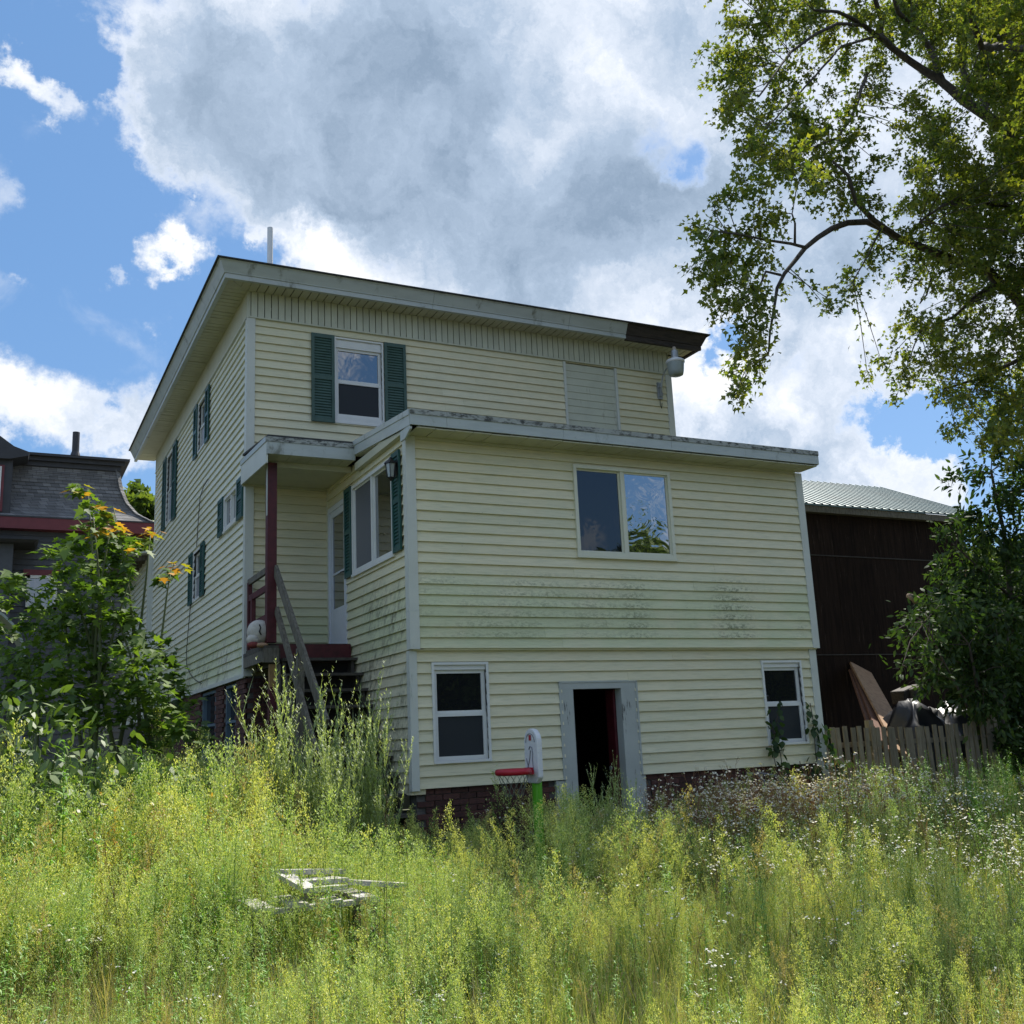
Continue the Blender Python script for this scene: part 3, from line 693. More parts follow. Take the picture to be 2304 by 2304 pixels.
f2 = MB(); yy = [(D+.01, 3.95), (4.72, 5.45), (6.6, BACK)]
for a, b in yy: f2.box((XM+.04, a, GZ-.3), (XM+.25, b, -.075))
f2.box((XM+.04, D+.03, GZ-.3), (-.02, D+.25, -.05)); f2.box((XM+.3, D+.25, GZ), (XM+.4, BACK, -.08))
for a, b in ((3.95, 4.72), (5.45, 6.6)): f2.box((XM+.05, a, GZ-.3), (XM+.25, b, -1.15))
f2 = f2.build('foundation', M_MORT, house); f2['label'] = 'brick foundation corner under the main block'
m3 = MB()
for r in range(28):
    z = -.115-r*.0665
    for a, b in yy:
        y = a+(.1 if r % 2 else 0)+.1
        while y < b-.02:
            if r < 14 and a < 6: inst('brick', BRK, (XM+.062, y, z), f2, rot=(0, 0, math.pi/2))
            else: m3.box((XM+.012, y-.098, z-.029), (XM+.1, y+.098, z+.029))
            y += .207
    x = XM+(.1 if r % 2 else 0)+.11
    while x < (-.75 if r < 14 else -.2):
        if r < 14: inst('brick', BRK, (x, D+.045, z), f2)
        else: m3.box((x-.098, D-.005, z-.029), (x+.098, D+.1, z+.029))
        x += .207
m3.build('lower_bricks', M_BRICK, f2, kind='stuff')
M_BLUE = pmat('blue_painted_frame', (.10, .15, .19), .6, var=.2)
for (a, b, lab) in ((3.97, 4.70, 'half open cellar window with blue grey frame'), (5.47, 6.58, 'dark cellar window behind the maple')):
    w = MB(); wbox(w, TML, a, a+.05, -1.15, -.1, -.12, -.04); wbox(w, TML, b-.05, b, -1.15, -.1, -.12, -.04); wbox(w, TML, a+.05, b-.05, -.14, -.1, -.12, -.04); wbox(w, TML, a+.05, b-.05, -.64, -.6, -.12, -.05); wbox(w, TML, a+.05, b-.05, -1.15, -1.1, -.12, -.04)
    w = w.build('window', M_BLUE, house); w['label'] = lab
    p = MB(); wbox(p, TML, a+.05, b-.05, -1.1, -.14, -.11, -.1); p.build('glass_pane', M_GLASS, w)
    if a < 4.5:
        p = MB(); wbox(p, TML, a+.05, b-.4, -1.1, -.64, -.098, -.085); p.build('shutter_board', M_RED, w)
# rear lean-to beyond the main block
TR = F_left(-1.25)
wall(TR, BACK+.03, 17.0, -.3, 3.27, [], .1235)
MB().box((-1.275, BACK+.005, -.3), (-1.0, BACK+.04, 3.27)).build('corner_trim', M_TRIM, house)
MB().box((-1.276, BACK+.04, -.3), (-1.252, BACK+.13, 3.27)).build('corner_trim', M_TRIM, house)
MB().box((-1.25, BACK+.04, GZ), (-1.0, 17.0, -.3)).build('foundation', M_MORT, house)
MB().hexa([(-1.95, BACK+.01, 3.24), (-1.0, BACK+.01, 3.33), (-1.0, 17.1, 3.33), (-1.95, 17.1, 3.24), (-1.95, BACK+.01, 3.28), (-1.0, BACK+.01, 3.37), (-1.0, 17.1, 3.37), (-1.95, 17.1, 3.28)]).build('roof', M_TRIM, house)
for k in range(9):
    y = BACK+.3+k*.5; MB().beam((-1.93, y, 3.17), (-1.26, y, 3.24), .05, .1).build('rafter', M_GRYW, house)

# cable on the left wall
cp = [(6.0, 3.36), (6.4, 3.33), (6.7, 3.22), (6.82, 2.9), (6.95, 2.4)]
c1 = MB().tube([(XM-.045, y, z) for y, z in cp], .007, 6); c1.tube([(XM-.045, y, z) for y, z in [(7.42, 1.5), (7.5, 1.3), (7.66, .95), (7.74, .7), (7.68, .45), (7.3, .27), (6.8, .14), (6.25, .05)]], .007, 6)
tag(c1.build('cable', M_CABLE), 'thin black cable hanging down the left wall past the small shuttered window', 'cable')

# ------------------------------------------------------------------ security light on the right gable corner
sl = thing('security_light', 'grey bucket shaped security lamp on a curved arm at the upper right house corner', 'outdoor lamp', (5.98, D, 4.5))
mb = MB(); mb.box((5.90, D-.05, 4.62), (5.99, D-.022, 4.92)); mb.box((5.92, D-.10, 4.66), (5.97, D-.05, 4.72)); mb.box((5.92, D-.10, 4.82), (5.97, D-.05, 4.88)); mb.build('bracket', M_GALV, sl)
mb = MB(); mb.tube([(5.945, D-.09, 4.66), (5.945, D-.10, 4.85), (5.95, D-.16, 5.0), (5.955, D-.26, 5.09), (5.96, D-.40, 5.13)], .016, 8); mb.build('arm', M_GALV, sl, smooth=True)
LX, LY, LZ = 5.97, D-.52, 5.0
mb = MB().lathe((LX, LY, LZ), [(.125, .10), (.16, .115), (.165, .14), (.15, .165), (.075, .20), (.06, .21)], 24); mb.build('housing', M_PVC, sl, smooth=True)
mb = MB().lathe((LX, LY, LZ), [(.058, .20), (.06, .21), (.06, .33), (.052, .345)], 16); mb.build('ballast', M_GALV, sl, smooth=False)
mb = MB().lathe((LX, LY, LZ), [(.03, .345), (.034, .35), (.034, .395), (.02, .41)], 14); mb.build('photocell', pmat('photocell', (.45, .38, .32), .5), sl)
M_ACR = pmat('ribbed_acrylic', (.34, .38, .37), .3, var=.08)
mb = MB().lathe((LX, LY, LZ), [(.085, -.115), (.12, -.10), (.135, -.04), (.148, .09), (.152, .115)], 28); mb.build('lens_bowl', M_ACR, sl, smooth=True)
mb = MB().tube([(5.93, D-.05, 4.62), (5.92, D-.06, 4.5), (5.95, D-.05, 4.45), (5.97, D-.045, 4.55)], .006, 6); mb.build('wire', M_CABLE, sl)
# lantern by the porch window
ln = thing('wall_lantern', 'small black carriage lantern fixed beside the porch window shutter', 'lantern', (-.1, .2, 2.0))
mb = MB().box((-.062, .17, 2.06), (-.04, .26, 2.24)); mb.tube([(-.05, .215, 2.20), (-.09, .215, 2.235), (-.13, .215, 2.225)], .01, 8); mb.build('bracket', M_BLACK, ln)
mb = MB().lathe((-.13, .215, 2.14), [(.085, .055), (.075, .075), (.03, .11), (.012, .14)], 6); mb.lathe((-.13, .215, 2.14), [(.01, -.15), (.035, -.12), (.045, -.11)], 6)
for k in range(6):
    a = math.pi*2*k/6; mb.beam((-.13+.046*math.cos(a), .215+.046*math.sin(a), 2.03), (-.13+.068*math.cos(a), .215+.068*math.sin(a), 2.2), .008, .008)
mb.build('cage', M_BLACK, ln)
MB().lathe((-.13, .215, 2.14), [(.04, -.105), (.062, .052)], 6).build('lamp_glass', glass('lantern_glass', tint=(.25, .27, .25), rough=.2, boost=.1), ln)

# ------------------------------------------------------------------ porch stairs (one thing)
st = thing('porch_stairs', 'steep weathered wooden stairs and landing with red post and grey handrails', 'staircase', (-.6, 1.5, GZ))
LF = 2.17
MB().box((XM-.0, LF, .235), (-.03, D-.02, .272)).build('landing_floor', M_DKW, st)
MB().box((-1.02, LF-.03, .03), (-.03, LF, .262)).build('riser_board', M_RED, st)
MB().box((XM-.04, 1.98, .18), (-1.02, D-.04, .232)).build('landing_edge', M_DKW, st)
o = MB().box((-1.215, 1.96, .02), (-1.02, 2.0, .20)).build('joist_end', M_GRYW, st)
MB().box((-1.20, 2.0, .04), (-1.16, D-.05, .18)).build('joist', M_GRYW, st)
MB().box((-1.03, 2.02, .0), (-.99, D-.05, .2)).build('joist', M_DKW, st)
n = 10; run, rise = .2085, .207
for k in range(n):
    y1 = LF-.0-run*k; z = .069-rise*k
    MB().box((-.98, y1-.27, z-.035), (-.015, y1+.0, z)).build('tread', M_DKW, st)
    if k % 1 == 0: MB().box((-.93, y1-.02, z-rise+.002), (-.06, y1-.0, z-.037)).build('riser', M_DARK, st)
def stringer(x0):
    p = []
    for k in range(n):
        y1 = LF-run*k; z = .034-rise*k
        p += [(x0, y1, z), (x0, y1-run, z)]
    p += [(x0, LF-run*n+.05, -2.48), (x0, LF-run*(n-1.8), -2.48), (x0, LF, -.32)]
    return p
for x0 in (-.97, -.085):
    MB().prism(stringer(x0), (.04, 0, 0)).build('stringer', M_DKW, st)
MB().box((-1.165, 1.99, .27), (-1.045, 2.11, 2.60)).build('post', M_RED, st)
MB().box((-1.17, 1.995, 1.9), (-1.145, 2.06, 2.6)).build('post_patch', M_GRYP, st)
MB().box((-1.13, 2.0, GZ-.05), (-1.04, 2.09, -.28)).build('lower_post', M_RED, st)
MB().box((-1.125, 2.0, -.28), (-1.05, 2.08, .0)).build('post_block', pmat('ochre_wood', (.30, .18, .07), .8, var=.3), st)
MB().box((-1.04, 2.0, -.6), (-.99, 2.06, .0)).build('post_block', M_GRYW, st)
# porch side railing
for (z, h) in ((1.21, .05), (.98, .05), (.60, .05)):
    MB().beam((-1.13, 2.05, z), (-1.13, D-.02, z+.0), .04, h+.03).build('rail', M_RED if z < 1 else M_GRYW, st)
for y in (2.95, D-.06):
    MB().box((-1.155, y-.04, .27), (-1.10, y+.04, 1.2 if y > 3 else .97)).build('baluster', M_RED, st)
# stair handrails, anchored on the post and running down to the ground on the outer side
MB().beam((-1.06, 2.0, 1.20), (-1.0, -.02, -.80), .04, .13).build('handrail', M_GRYW, st)
MB().beam((-1.05, 1.97, .68), (-1.0, .38, -1.1), .04, .105).build('handrail', M_GRYW, st)
MB().box((-1.045, .98, GZ), (-.965, 1.06, .10)).build('rail_post', M_GRYW, st)
# soft toy on the landing corner
M_PLUSH = pmat('white_plush', (.55, .52, .46), .95, var=.2, scale=20, bump=.5)
ty = thing('soft_toy', 'dirty white plush toy with reddish brown foot slumped on the landing corner', 'toy', (-1.22, 2.2, .25))
def blob(c, r, n=12, sq=(1, 1, 1)):
    mb = MB(); prof = [(max(.002, math.sin(math.pi*i/n))*1.0, -math.cos(math.pi*i/n)) for i in range(n+1)]
    base = MB().lathe((0, 0, 0), prof, 16); mb.v = [(c[0]+x*r*sq[0], c[1]+y*r*sq[1], c[2]+z*r*sq[2]) for x, y, z in base.v]; mb.f = base.f; return mb
blob((-1.22, 2.18, .42), .155, sq=(1, .9, 1.0)).build('body', M_PLUSH, ty, smooth=True)
blob((-1.30, 2.14, .32), .09, sq=(1, 1, .8)).build('arm', M_PLUSH, ty, smooth=True)
blob((-1.32, 2.06, .245), .06, sq=(1.3, 1, .7)).build('foot', pmat('toy_red', (.20, .045, .04), .9), ty, smooth=True)
blob((-1.22, 2.04, .24), .055, sq=(1.6, 1, .6)).build('foot', pmat('toy_tan', (.42, .26, .16), .9), ty, smooth=True)
MB().tube([(-1.25, 2.035, .50), (-1.235, 2.03, .46), (-1.25, 2.035, .41), (-1.225, 2.04, .37)], .009, 6).build('stitched_line', M_BLACK, ty)

# ------------------------------------------------------------------ toy basketball hoop
HX, HY = .85, -1.25
hp = thing('toy_basketball_hoop', 'toddler basketball hoop with white backboard, red rim and green pole', 'basketball hoop', (HX, HY, GZ))
M_TOYG = pmat('green_plastic', (.10, .38, .015), .4, var=.05); M_TOYR = pmat('red_plastic', (.42, .012, .03), .35, var=.06); M_TOYW = pmat('white_plastic', (.68, .68, .70), .35, var=.05, stain=((.35, .36, .33), 8.0, (1, 1, 1), .6, .8))
MB().tube([(HX, HY, GZ), (HX, HY, -1.36)], .052, 14).build('pole', M_TOYG, hp, smooth=False)
hx = Vector((-.999, -.04, 0)).normalized(); hs = Vector((.04, -.999, 0))       # facing direction of the board, and its side
bc = Vector((HX, HY, 0))+hx*.055
pts = []; ww = .14
for i in range(13):
    a = math.pi*i/12; pts.append(bc+hs*(ww*math.cos(a))+Vector((0, 0, -1.09+ww*1.0*math.sin(a))))
pts += [bc-hs*ww+Vector((0, 0, -1.44)), bc-hs*.08+Vector((0, 0, -1.50)), bc+hs*.08+Vector((0, 0, -1.50)), bc+hs*ww+Vector((0, 0, -1.44))]
b_ = MB().prism([tuple(p) for p in pts], tuple(hx*-.06)).build('backboard', M_TOYW, hp, bevel=.012)
def ring(cen, r, z, rad, n=22, m=8, sq=1.0):
    mb = MB(); P = [(cen[0]+r*math.cos(2*math.pi*i/n), cen[1]+r*math.sin(2*math.pi*i/n)) for i in range(n)]
    for i in range(n):
        for j in range(m):
            a = 2*math.pi*j/m; rr = r+rad*math.cos(a)
            mb.v.append((cen[0]+rr*math.cos(2*math.pi*i/n), cen[1]+rr*math.sin(2*math.pi*i/n), z+rad*sq*math.sin(a)))
    for i in range(n):
        for j in range(m): mb.f.append((i*m+j, ((i+1) % n)*m+j, ((i+1) % n)*m+(j+1) % m, i*m+(j+1) % m))
    return mb
rc = bc+hx*.215
ring((rc.x, rc.y), .165, -1.375, .026, sq=1.25).build('rim', M_TOYR, hp, smooth=True)
MB().beam(bc+Vector((0, 0, -1.375)), bc+hx*.06+Vector((0, 0, -1.375)), .10, .07).build('rim_bracket', M_TOYR, hp)
# net
nm = MB(); N = 14
for i in range(N):
    for s_ in (1, -1):
        P = []
        for k in range(5):
            a = 2*math.pi*(i+s_*k*.5)/N; r = .16-.018*k; P.append((rc.x+r*math.cos(a), rc.y+r*math.sin(a), -1.40-.055*k))
        nm.tube(P, .0022, 3, caps=False)
nm.build('net', pmat('grey_net', (.16, .17, .13), .8), hp)
# moulded outline on the board and a small maker's mark
ol = MB(); fr = bc+hx*.004
def onb(s, z): return fr+hs*s+Vector((0, 0, z))
ol.tube([onb(.09*math.cos(math.pi*i/12), -1.09+.09*math.sin(math.pi*i/12)) for i in range(13)], .004, 4)
ol.tube([onb(-.03, -1.16), onb(-.01, -1.13), onb(.03, -1.14), onb(.045, -1.2), onb(.035, -1.27), onb(.05, -1.36), onb(.02, -1.42)], .0055, 4)
ol.tube([onb(-.09, -1.25), onb(-.06, -1.33), onb(-.02, -1.25), onb(.0, -1.17)], .0055, 4); ol.tube([onb(-.06, -1.33), onb(-.08, -1.42)], .0055, 4)
ol.build('moulded_lines', pmat('grey_line', (.22, .22, .25), .6), hp)
a, b2 = onb(-.022, -1.065), onb(.022, -1.02)
MB().prism([onb(-.02, -1.07), onb(.022, -1.07), onb(.022, -1.015), onb(-.02, -1.015)], tuple(hx*.003)).build('logo_patch', M_TOYR, hp)

# ------------------------------------------------------------------ lawn mower by the right end of the wing
mw = thing('lawn_mower', 'old push mower with rusty red deck and grey handle half buried in weeds', 'lawn mower', (4.2, -1.2, GZ))
M_RUST = pmat('rusty_red_paint', (.26, .075, .045), .7, col2=(.12, .05, .035), scale=9, bump=.4)
dk = MB(); dk.prism([(3.75, -1.5, -2.34), (4.35, -1.6, -2.20), (4.55, -1.45, -2.17), (4.55, -1.1, -2.17), (4.3, -.95, -2.2), (3.75, -1.0, -2.34)], (0, 0, -.09)); dk.build('deck', M_RUST, mw, bevel=.02)
MB().lathe((4.1, -1.25, -2.30), [(.13, 0), (.13, .14), (.10, .2), (.05, .22)], 14).build('engine', M_BLACK, mw)
M_TUBE = pmat('grey_tube', (.16, .16, .17), .45, metal=.3)
MB().tube([(4.15, -.95, -2.2), (4.45, -.5, -1.95), (4.62, -.25, -1.72), (4.55, -.2, -1.62), (4.38, -.2, -1.60)], .018, 8).build('handle', M_TUBE, mw, smooth=True)
MB().tube([(4.35, -.95, -2.2), (4.7, -.55, -1.93), (4.85, -.3, -1.78), (4.80, -.25, -1.65), (4.55, -.2, -1.60)], .018, 8).build('handle', M_TUBE, mw, smooth=True)
for (x, y) in ((3.85, -1.55), (3.85, -.95), (4.45, -1.6), (4.45, -.95)):
    w = MB(); w.tube([(x, y-.03, GZ+.09), (x, y+.03, GZ+.09)], .1, 14); w.build('wheel', M_BLACK, mw)
cd_ = MB().tube([(4.25, -.45, -1.78), (4.42, -.42, -1.76), (4.55, -.4, -1.86), (4.62, -.38, -1.8), (4.72, -.38, -1.72), (4.78, -.35, -1.72), (4.88, -.35, -1.82), (4.8, -.35, -1.93), (4.68, -.35, -1.96)], .011, 6)
tag(cd_.build('extension_cord', pmat('yellow_cord', (.55, .33, .09), .5), smooth=True), 'yellow extension cord looped over the mower handle', 'cord')

# broken pale boards and blue bucket in the weeds
bw = pmat('bleached_board', (.50, .48, .44), .8, col2=(.30, .28, .25), scale=6, stretch=(3, 3, 3))
for i, (pa, pb, Ya, Yb, w, lab) in enumerate((((632, 1962), (765, 1960), -3.9, -3.7, .14, 'bleached board lying along the back of the scrap pile'), ((636, 1968), (700, 2003), -3.9, -4.3, .09, 'bleached board slanting towards the viewer on the scrap pile'),
                                    ((660, 1985), (765, 1978), -4.0, -3.9, .22, 'widest flat board in the middle of the scrap pile'), ((690, 2003), (770, 1996), -4.3, -4.1, .09, 'nearest short pale board of the scrap pile'), ((780, 1984), (915, 1992), -4.0, -4.0, .09, 'long thin pale lath right of the scrap pile'))):
    tag(MB().beam(at(*pa, Ya), at(*pb, Yb), w, .03).build('board', bw), lab, 'board', 'scrap boards in the weeds')
sc_ = at(700, 1990, -4.0); plt = thing('pallet', 'low grey pallet carrying the scrap boards', 'pallet', (sc_[0], -4.0, GZ))
for k in range(4): MB().box((sc_[0]-.42+k*.22, -4.25, sc_[2]-.10), (sc_[0]-.30+k*.22, -3.75, sc_[2]-.08)).build('slat', bw, plt)
for k in range(2): MB().box((sc_[0]-.42, -4.2+k*.35, sc_[2]-.13), (sc_[0]+.40, -4.14+k*.35, sc_[2]-.10)).build('bearer', bw, plt)
for (dx, dy) in ((-.38, -4.19), (.34, -4.19), (-.38, -3.84), (.34, -3.84)): MB().box((sc_[0]+dx, dy, GZ-.05), (sc_[0]+dx+.05, dy+.04, sc_[2]-.13)).build('leg', M_GRYW, plt)
bk = thing('plastic_barrel', 'faded blue plastic tub half hidden behind dying yellow weeds', 'tub', (-2.75, -2.0, GZ))
MB().lathe((-2.75, -2.0, GZ), [(.13, 0), (.16, .02), (.18, .45), (.2, .5), (.2, .52), (.17, .52)], 18).build('shell', pmat('faded_blue_plastic', (.05, .13, .25), .5, var=.2), bk, smooth=True)
MB().tube([(-2.93, -2.0, GZ+.5), (-2.9, -2.1, GZ+.62), (-2.75, -2.15, GZ+.66), (-2.6, -2.1, GZ+.62), (-2.57, -2.0, GZ+.5)], .006, 5).build('handle', M_GALV, bk)

# ------------------------------------------------------------------ barn behind right
BY = 8.2
barn = thing('barn', 'tall dark brown plywood barn with pale green metal roof behind the right side', 'barn', (14, BY, GZ))
M_PLY = pmat('dark_plywood', (.027, .017, .013), .9, col2=(.011, .008, .007), scale=2.0, stretch=(8, 8, .5), bump=.5, bscale=6, spec=.08, stain=((.085, .062, .048), 2.2, (9, 9, .6), .58, .74), objvar=.25)
M_MROOF = pmat('green_metal_roof', (.13, .20, .20), .5, metal=.1, var=.25, scale=1.2)
xe = 19.0
for (z0, z1, rows) in ((3.07, 4.12, 0), (.63, 3.04, 1), (-1.81, .60, 2), (-2.5, -1.84, 3)):
    x = 8.3
    while x < xe-.1:
        x2 = min(x+1.22, xe)
        MB().box((x+.003, BY-.015*rows-rnd.uniform(0, .006), z0), (x2-.003, BY+.05, z1)).build('plywood_sheet', M_PLY, barn); x += 1.22
    if rows: MB().box((8.3, BY-.02-.015*rows, z1-.005), (xe, BY+.02, z1+.022)).build('seam_flashing', pmat('seam', (.05, .042, .036), .8, var=.4), barn)
MB().box((8.3, BY+.05, GZ), (xe, BY+.2, 4.12)).build('wall', M_DARK, barn)
mb = MB(); mb.prism([(xe-.1, BY+.05, GZ), (xe-.1, BY+6.5, GZ), (xe-.1, BY+6.5, 4.1), (xe-.1, BY+3.2, 5.7), (xe-.1, BY+.05, 4.1)], (.1, 0, 0)); mb.build('wall', M_PLY, barn)
MB().box((xe-.08, BY-.03, GZ), (xe+.03, BY+.06, 4.1)).build('corner_trim', pmat('ochre_trim', (.22, .14, .05), .8, var=.3), barn)
MB().box((17.42, BY-.05, 2.03), (17.84, BY-.031, 2.34)).build('window', M_BLACK, barn)
# roof: corrugated sheet
mb = MB(); y0r, z0r, y1r, z1r = BY-.3, 4.28, BY+3.2, 5.93
x = 8.2; ridge = []
N = 0
while x < 19.55:
    for (dx, h) in ((0, 0), (.19, 0), (.2, .028), (.235, .028), (.245, 0)):
        xx = x+dx; ridge.append((xx, h))
    x += .25
for i in range(len(ridge)-1):
    (xa, ha), (xb, hb) = ridge[i], ridge[i+1]
    mb.quad((xa, y0r, z0r+ha), (xb, y0r, z0r+hb), (xb, y1r, z1r+hb), (xa, y1r, z1r+ha))
mb.hexa([(8.2, y0r+.01, z0r-.04), (19.5, y0r+.01, z0r-.04), (19.5, y1r, z1r-.04), (8.2, y1r, z1r-.04), (8.2, y0r+.01, z0r-.01), (19.5, y0r+.01, z0r-.01), (19.5, y1r, z1r-.01), (8.2, y1r, z1r-.01)])
mb.hexa([(8.2, y1r, z1r-.04), (19.5, y1r, z1r-.04), (19.5, BY+6.8, z0r-.04), (8.2, BY+6.8, z0r-.04), (8.2, y1r, z1r-.01), (19.5, y1r, z1r-.01), (19.5, BY+6.8, z0r-.01), (8.2, BY+6.8, z0r-.01)])
mb.build('roof', M_MROOF, barn)
MB().box((8.2, BY-.26, 4.08), (19.45, BY-.22, 4.24)).build('fascia', M_GRYW, barn)
MB().box((8.2, BY-.22, 4.10), (19.4, BY-.0, 4.12)).build('soffit', M_DKW, barn)

# lumber leaning, tarp pile, log
M_PLK = pmat('pine_plank', (.38, .24, .14), .75, col2=(.24, .14, .08), scale=4, stretch=(3, 3, 1), stain=((.10, .06, .04), 12.0, (1, 1, 1), .66, .72))
M_PLK2 = pmat('red_brown_plank', (.17, .085, .055), .8, col2=(.10, .05, .035), scale=4, stretch=(3, 3, 1))
def P3(zx, zy, Y): return Vector(at(*z6(zx, zy), Y))
ldr = [((735, 1165), (915, 1495), .28, 'broad pale pine plank leaning on the barn above the fence', M_PLK), ((715, 1180), (835, 1480), .16, 'reddish plank directly left of the broad pale one', M_PLK2), ((700, 1195), (795, 1470), .14, 'leftmost and darkest leaning plank', M_PLK2)]
for i, (a, b, w, lab, mt) in enumerate(ldr):
    p = P3(a[0], a[1], BY-.08-.02*i); q = P3(b[0], b[1], 5.6+.15*i); q = q+(q-p)*.45
    tag(MB().beam(p, q, w*2.1, .045, up=(0, -1, .6)).build('plank', mt), lab, 'plank', 'planks leaning on the barn')
pr = thing('tarp_covered_pile', 'black tarpaulin draped over a pile of junk behind the picket fence', 'tarpaulin', (13.0, 4.6, GZ))
M_TARP = pmat('black_tarpaulin', (.012, .013, .018), .38, var=.3, bump=.6, bscale=5, spec=.45)
tb = MB(); nx, ny = 26, 14
A = at(*z6(960, 1330), 4.6); B = at(*z6(1480, 1330), 4.6)
for j in range(ny+1):
    for i in range(nx+1):
        u, v_ = i/nx, j/ny
        prof = math.sin(math.pi*min(1, max(0, u)))**.35 if 0 < u < 1 else 0
        h = (.25+.75*math.sin(math.pi*v_)**.5 if 0 < v_ < 1 else 0)*prof
        zz = -2.4+h*(1.75+.28*math.sin(u*9)+.12*math.sin(v_*11+u*17))+.05*math.sin(u*40+v_*13)
        tb.v.append((A[0]+(B[0]-A[0])*u+.08*math.sin(v_*20), 4.2+v_*1.7+.07*math.sin(u*33), zz))
for j in range(ny):
    for i in range(nx): a = j*(nx+1)+i; tb.f.append((a, a+1, a+nx+2, a+nx+1))
tb.build('tarpaulin', M_TARP, pr, smooth=True)
for k, (zx, zy, r) in enumerate(((1010, 1310, .25), (1065, 1300, .2))):
    c = at(*z6(zx, zy), 5.2); MB().beam((c[0]-.3, 5.2, c[2]-.1), (c[0]+.3, 5.4, c[2]+.02), .3, .28).build('crate', M_DKW if k else M_BRNW, pr, bevel=.03)
lg = MB(); a = at(*z6(1015, 748), 3.2); b = at(*z6(1090, 800), 3.3); c = at(*z6(1180, 840), 3.5); d = at(*z6(1300, 880), 4.0)
lg.tube([a, (a+b)/2+np.array([0, 0, .03]), b, c, d], [.05, .07, .11, .09, .12], 10)
tag(lg.build('broken_branch', pmat('pale_dead_wood', (.30, .23, .18), .9, var=.4, scale=10, bump=.6), smooth=True), 'pale broken dead limb sticking out of the right hand bushes before the barn', 'branch')

# ------------------------------------------------------------------ picket fence
fe = thing('picket_fence', 'low weathered wooden picket fence between the house and the right hand bushes', 'fence', (7, 2.2, GZ))
M_PICK = pmat('weathered_picket', (.21, .18, .13), .85, col2=(.13, .11, .08), scale=5, stretch=(5, 5, 1), bump=.4, objvar=.3)
x = 6.15
while x < 12.0:
    yy_ = 2.15+.02*math.sin(x*2); h = -1.10+.04*math.sin(x*1.1)+rnd.uniform(-.015, .02)
    o = MB().box((-.045, -.011, 0), (.045, .011, h-GZ)).build('picket', M_PICK, None); o.parent = fe; o.location = (x-7, yy_-2.2, 0); o.rotation_euler = (rnd.uniform(-.01, .01), rnd.uniform(-.035, .035), 0)
    x += .137+rnd.uniform(-.006, .006)
for z in (-1.42, -2.1): MB().box((6.1, 2.18, z), (12.05, 2.22, z+.08)).build('rail', M_PICK, fe)
for x in (6.2, 9.0, 11.95): MB().box((x-.05, 2.22, GZ), (x+.05, 2.32, -1.0)).build('post', M_PICK, fe)

# ------------------------------------------------------------------ neighbour's mansard house
NY = 20.0
nb_ = thing('neighbour_house', 'dark grey mansard roofed house with maroon cornice beyond the left garden', 'house', (-8, NY, GZ))
def nP(zx, zy): return at(*z3(zx, zy), NY)
M_SHG = pmat('grey_mansard_shingle', (.13, .125, .12), .9, col2=(.075, .073, .07), scale=7, stretch=(3, 3, 1), bump=.5)
def shingle_mat():
    ma, nt, out = newmat('mansard_shingles')
    pos = NN(nt, 'ShaderNodeNewGeometry').outputs['Position']
    s = NN(nt, 'ShaderNodeSeparateXYZ', {0: pos}).outputs
    v = NN(nt, 'ShaderNodeCombineXYZ', {0: MA(nt, 'ADD', s[0], s[1]), 1: s[2], 2: 0.0}).outputs[0]
    br = NN(nt, 'ShaderNodeTexBrick', {'Vector': v, 'Color1': (.22, .215, .215, 1), 'Color2': (.12, .118, .12, 1), 'Mortar': (.05, .05, .05, 1), 'Scale': 1.0, 'Mortar Size': .006, 'Brick Width': .22, 'Row Height': .121})
    c = MX(nt, MR(nt, NZ(nt, pos, 2.0, 6.0), .4, .7, 0, .5), br.outputs[0], (.10, .095, .09))
    b = NN(nt, 'ShaderNodeBsdfPrincipled', {'Base Color': c, 'Roughness': .9}); nt.links.new(b.outputs[0], out.inputs[0]); return ma
M_SHG = shingle_mat()
M_CHAR = pmat('charcoal_trim', (.045, .045, .05), .6, var=.15); M_MAR = pmat('maroon_trim', (.15, .028, .035), .5, var=.15); M_CHSID = pmat('charcoal_siding', (.075, .08, .09), .6, var=.15)
ze = nP(0, 715)[2]; zr = nP(735, 322)[2]; xr_ = nP(945, 750)[0]; x0_ = -16.0
prof = [(0.0, ze), (.40, ze+.30), (.66, ze+.68), (.82, ze+1.15), (.90, ze+1.6), (.92, zr-.33)]
def off(z):
    for (a, b), (c, d) in zip(prof, prof[1:]):
        if z <= d: return a+(c-a)*(z-b)/(d-b)
    return prof[-1][0]
nr = 16; zz = [ze+(zr-.33-ze)*i/nr for i in range(nr+1)]
shg = MB()
for i in range(nr):
    oa, ob = off(zz[i])-.02, off(zz[i+1])
    za, zb = zz[i], zz[i+1]
    shg.quad((x0_, NY+oa, za), (xr_-oa, NY+oa, za), (xr_-ob, NY+ob, zb+.01), (x0_, NY+ob, zb+.01))
    shg.quad((xr_-oa, NY+oa, za), (xr_-oa, NY+8, za), (xr_-ob, NY+8, zb+.01), (xr_-ob, NY+ob, zb+.01))
    shg.quad((x0_, NY+oa, za), (x0_, NY+oa+.02, za), (xr_-oa-.02, NY+oa+.02, za), (xr_-oa, NY+oa, za))
shg.build('mansard_shingles', M_SHG, nb_)
hipc = MB(); 
for i in range(nr): 
    o_ = off(zz[i]); o2 = off(zz[i+1]); hipc.beam((xr_-o_+.01, NY+o_-.02, zz[i]+.02), (xr_-o2+.01, NY+o2-.02, zz[i+1]+.01), .16, .03, up=(1, -1, .3))
hipc.build('hip_cap', M_SHG, nb_)
rr = MB(); to = .92
rr.box((x0_, NY+to-.30, zr-.10), (xr_-to+.32, NY+8, zr-.03)); rr.build('cornice', M_CHAR, nb_)
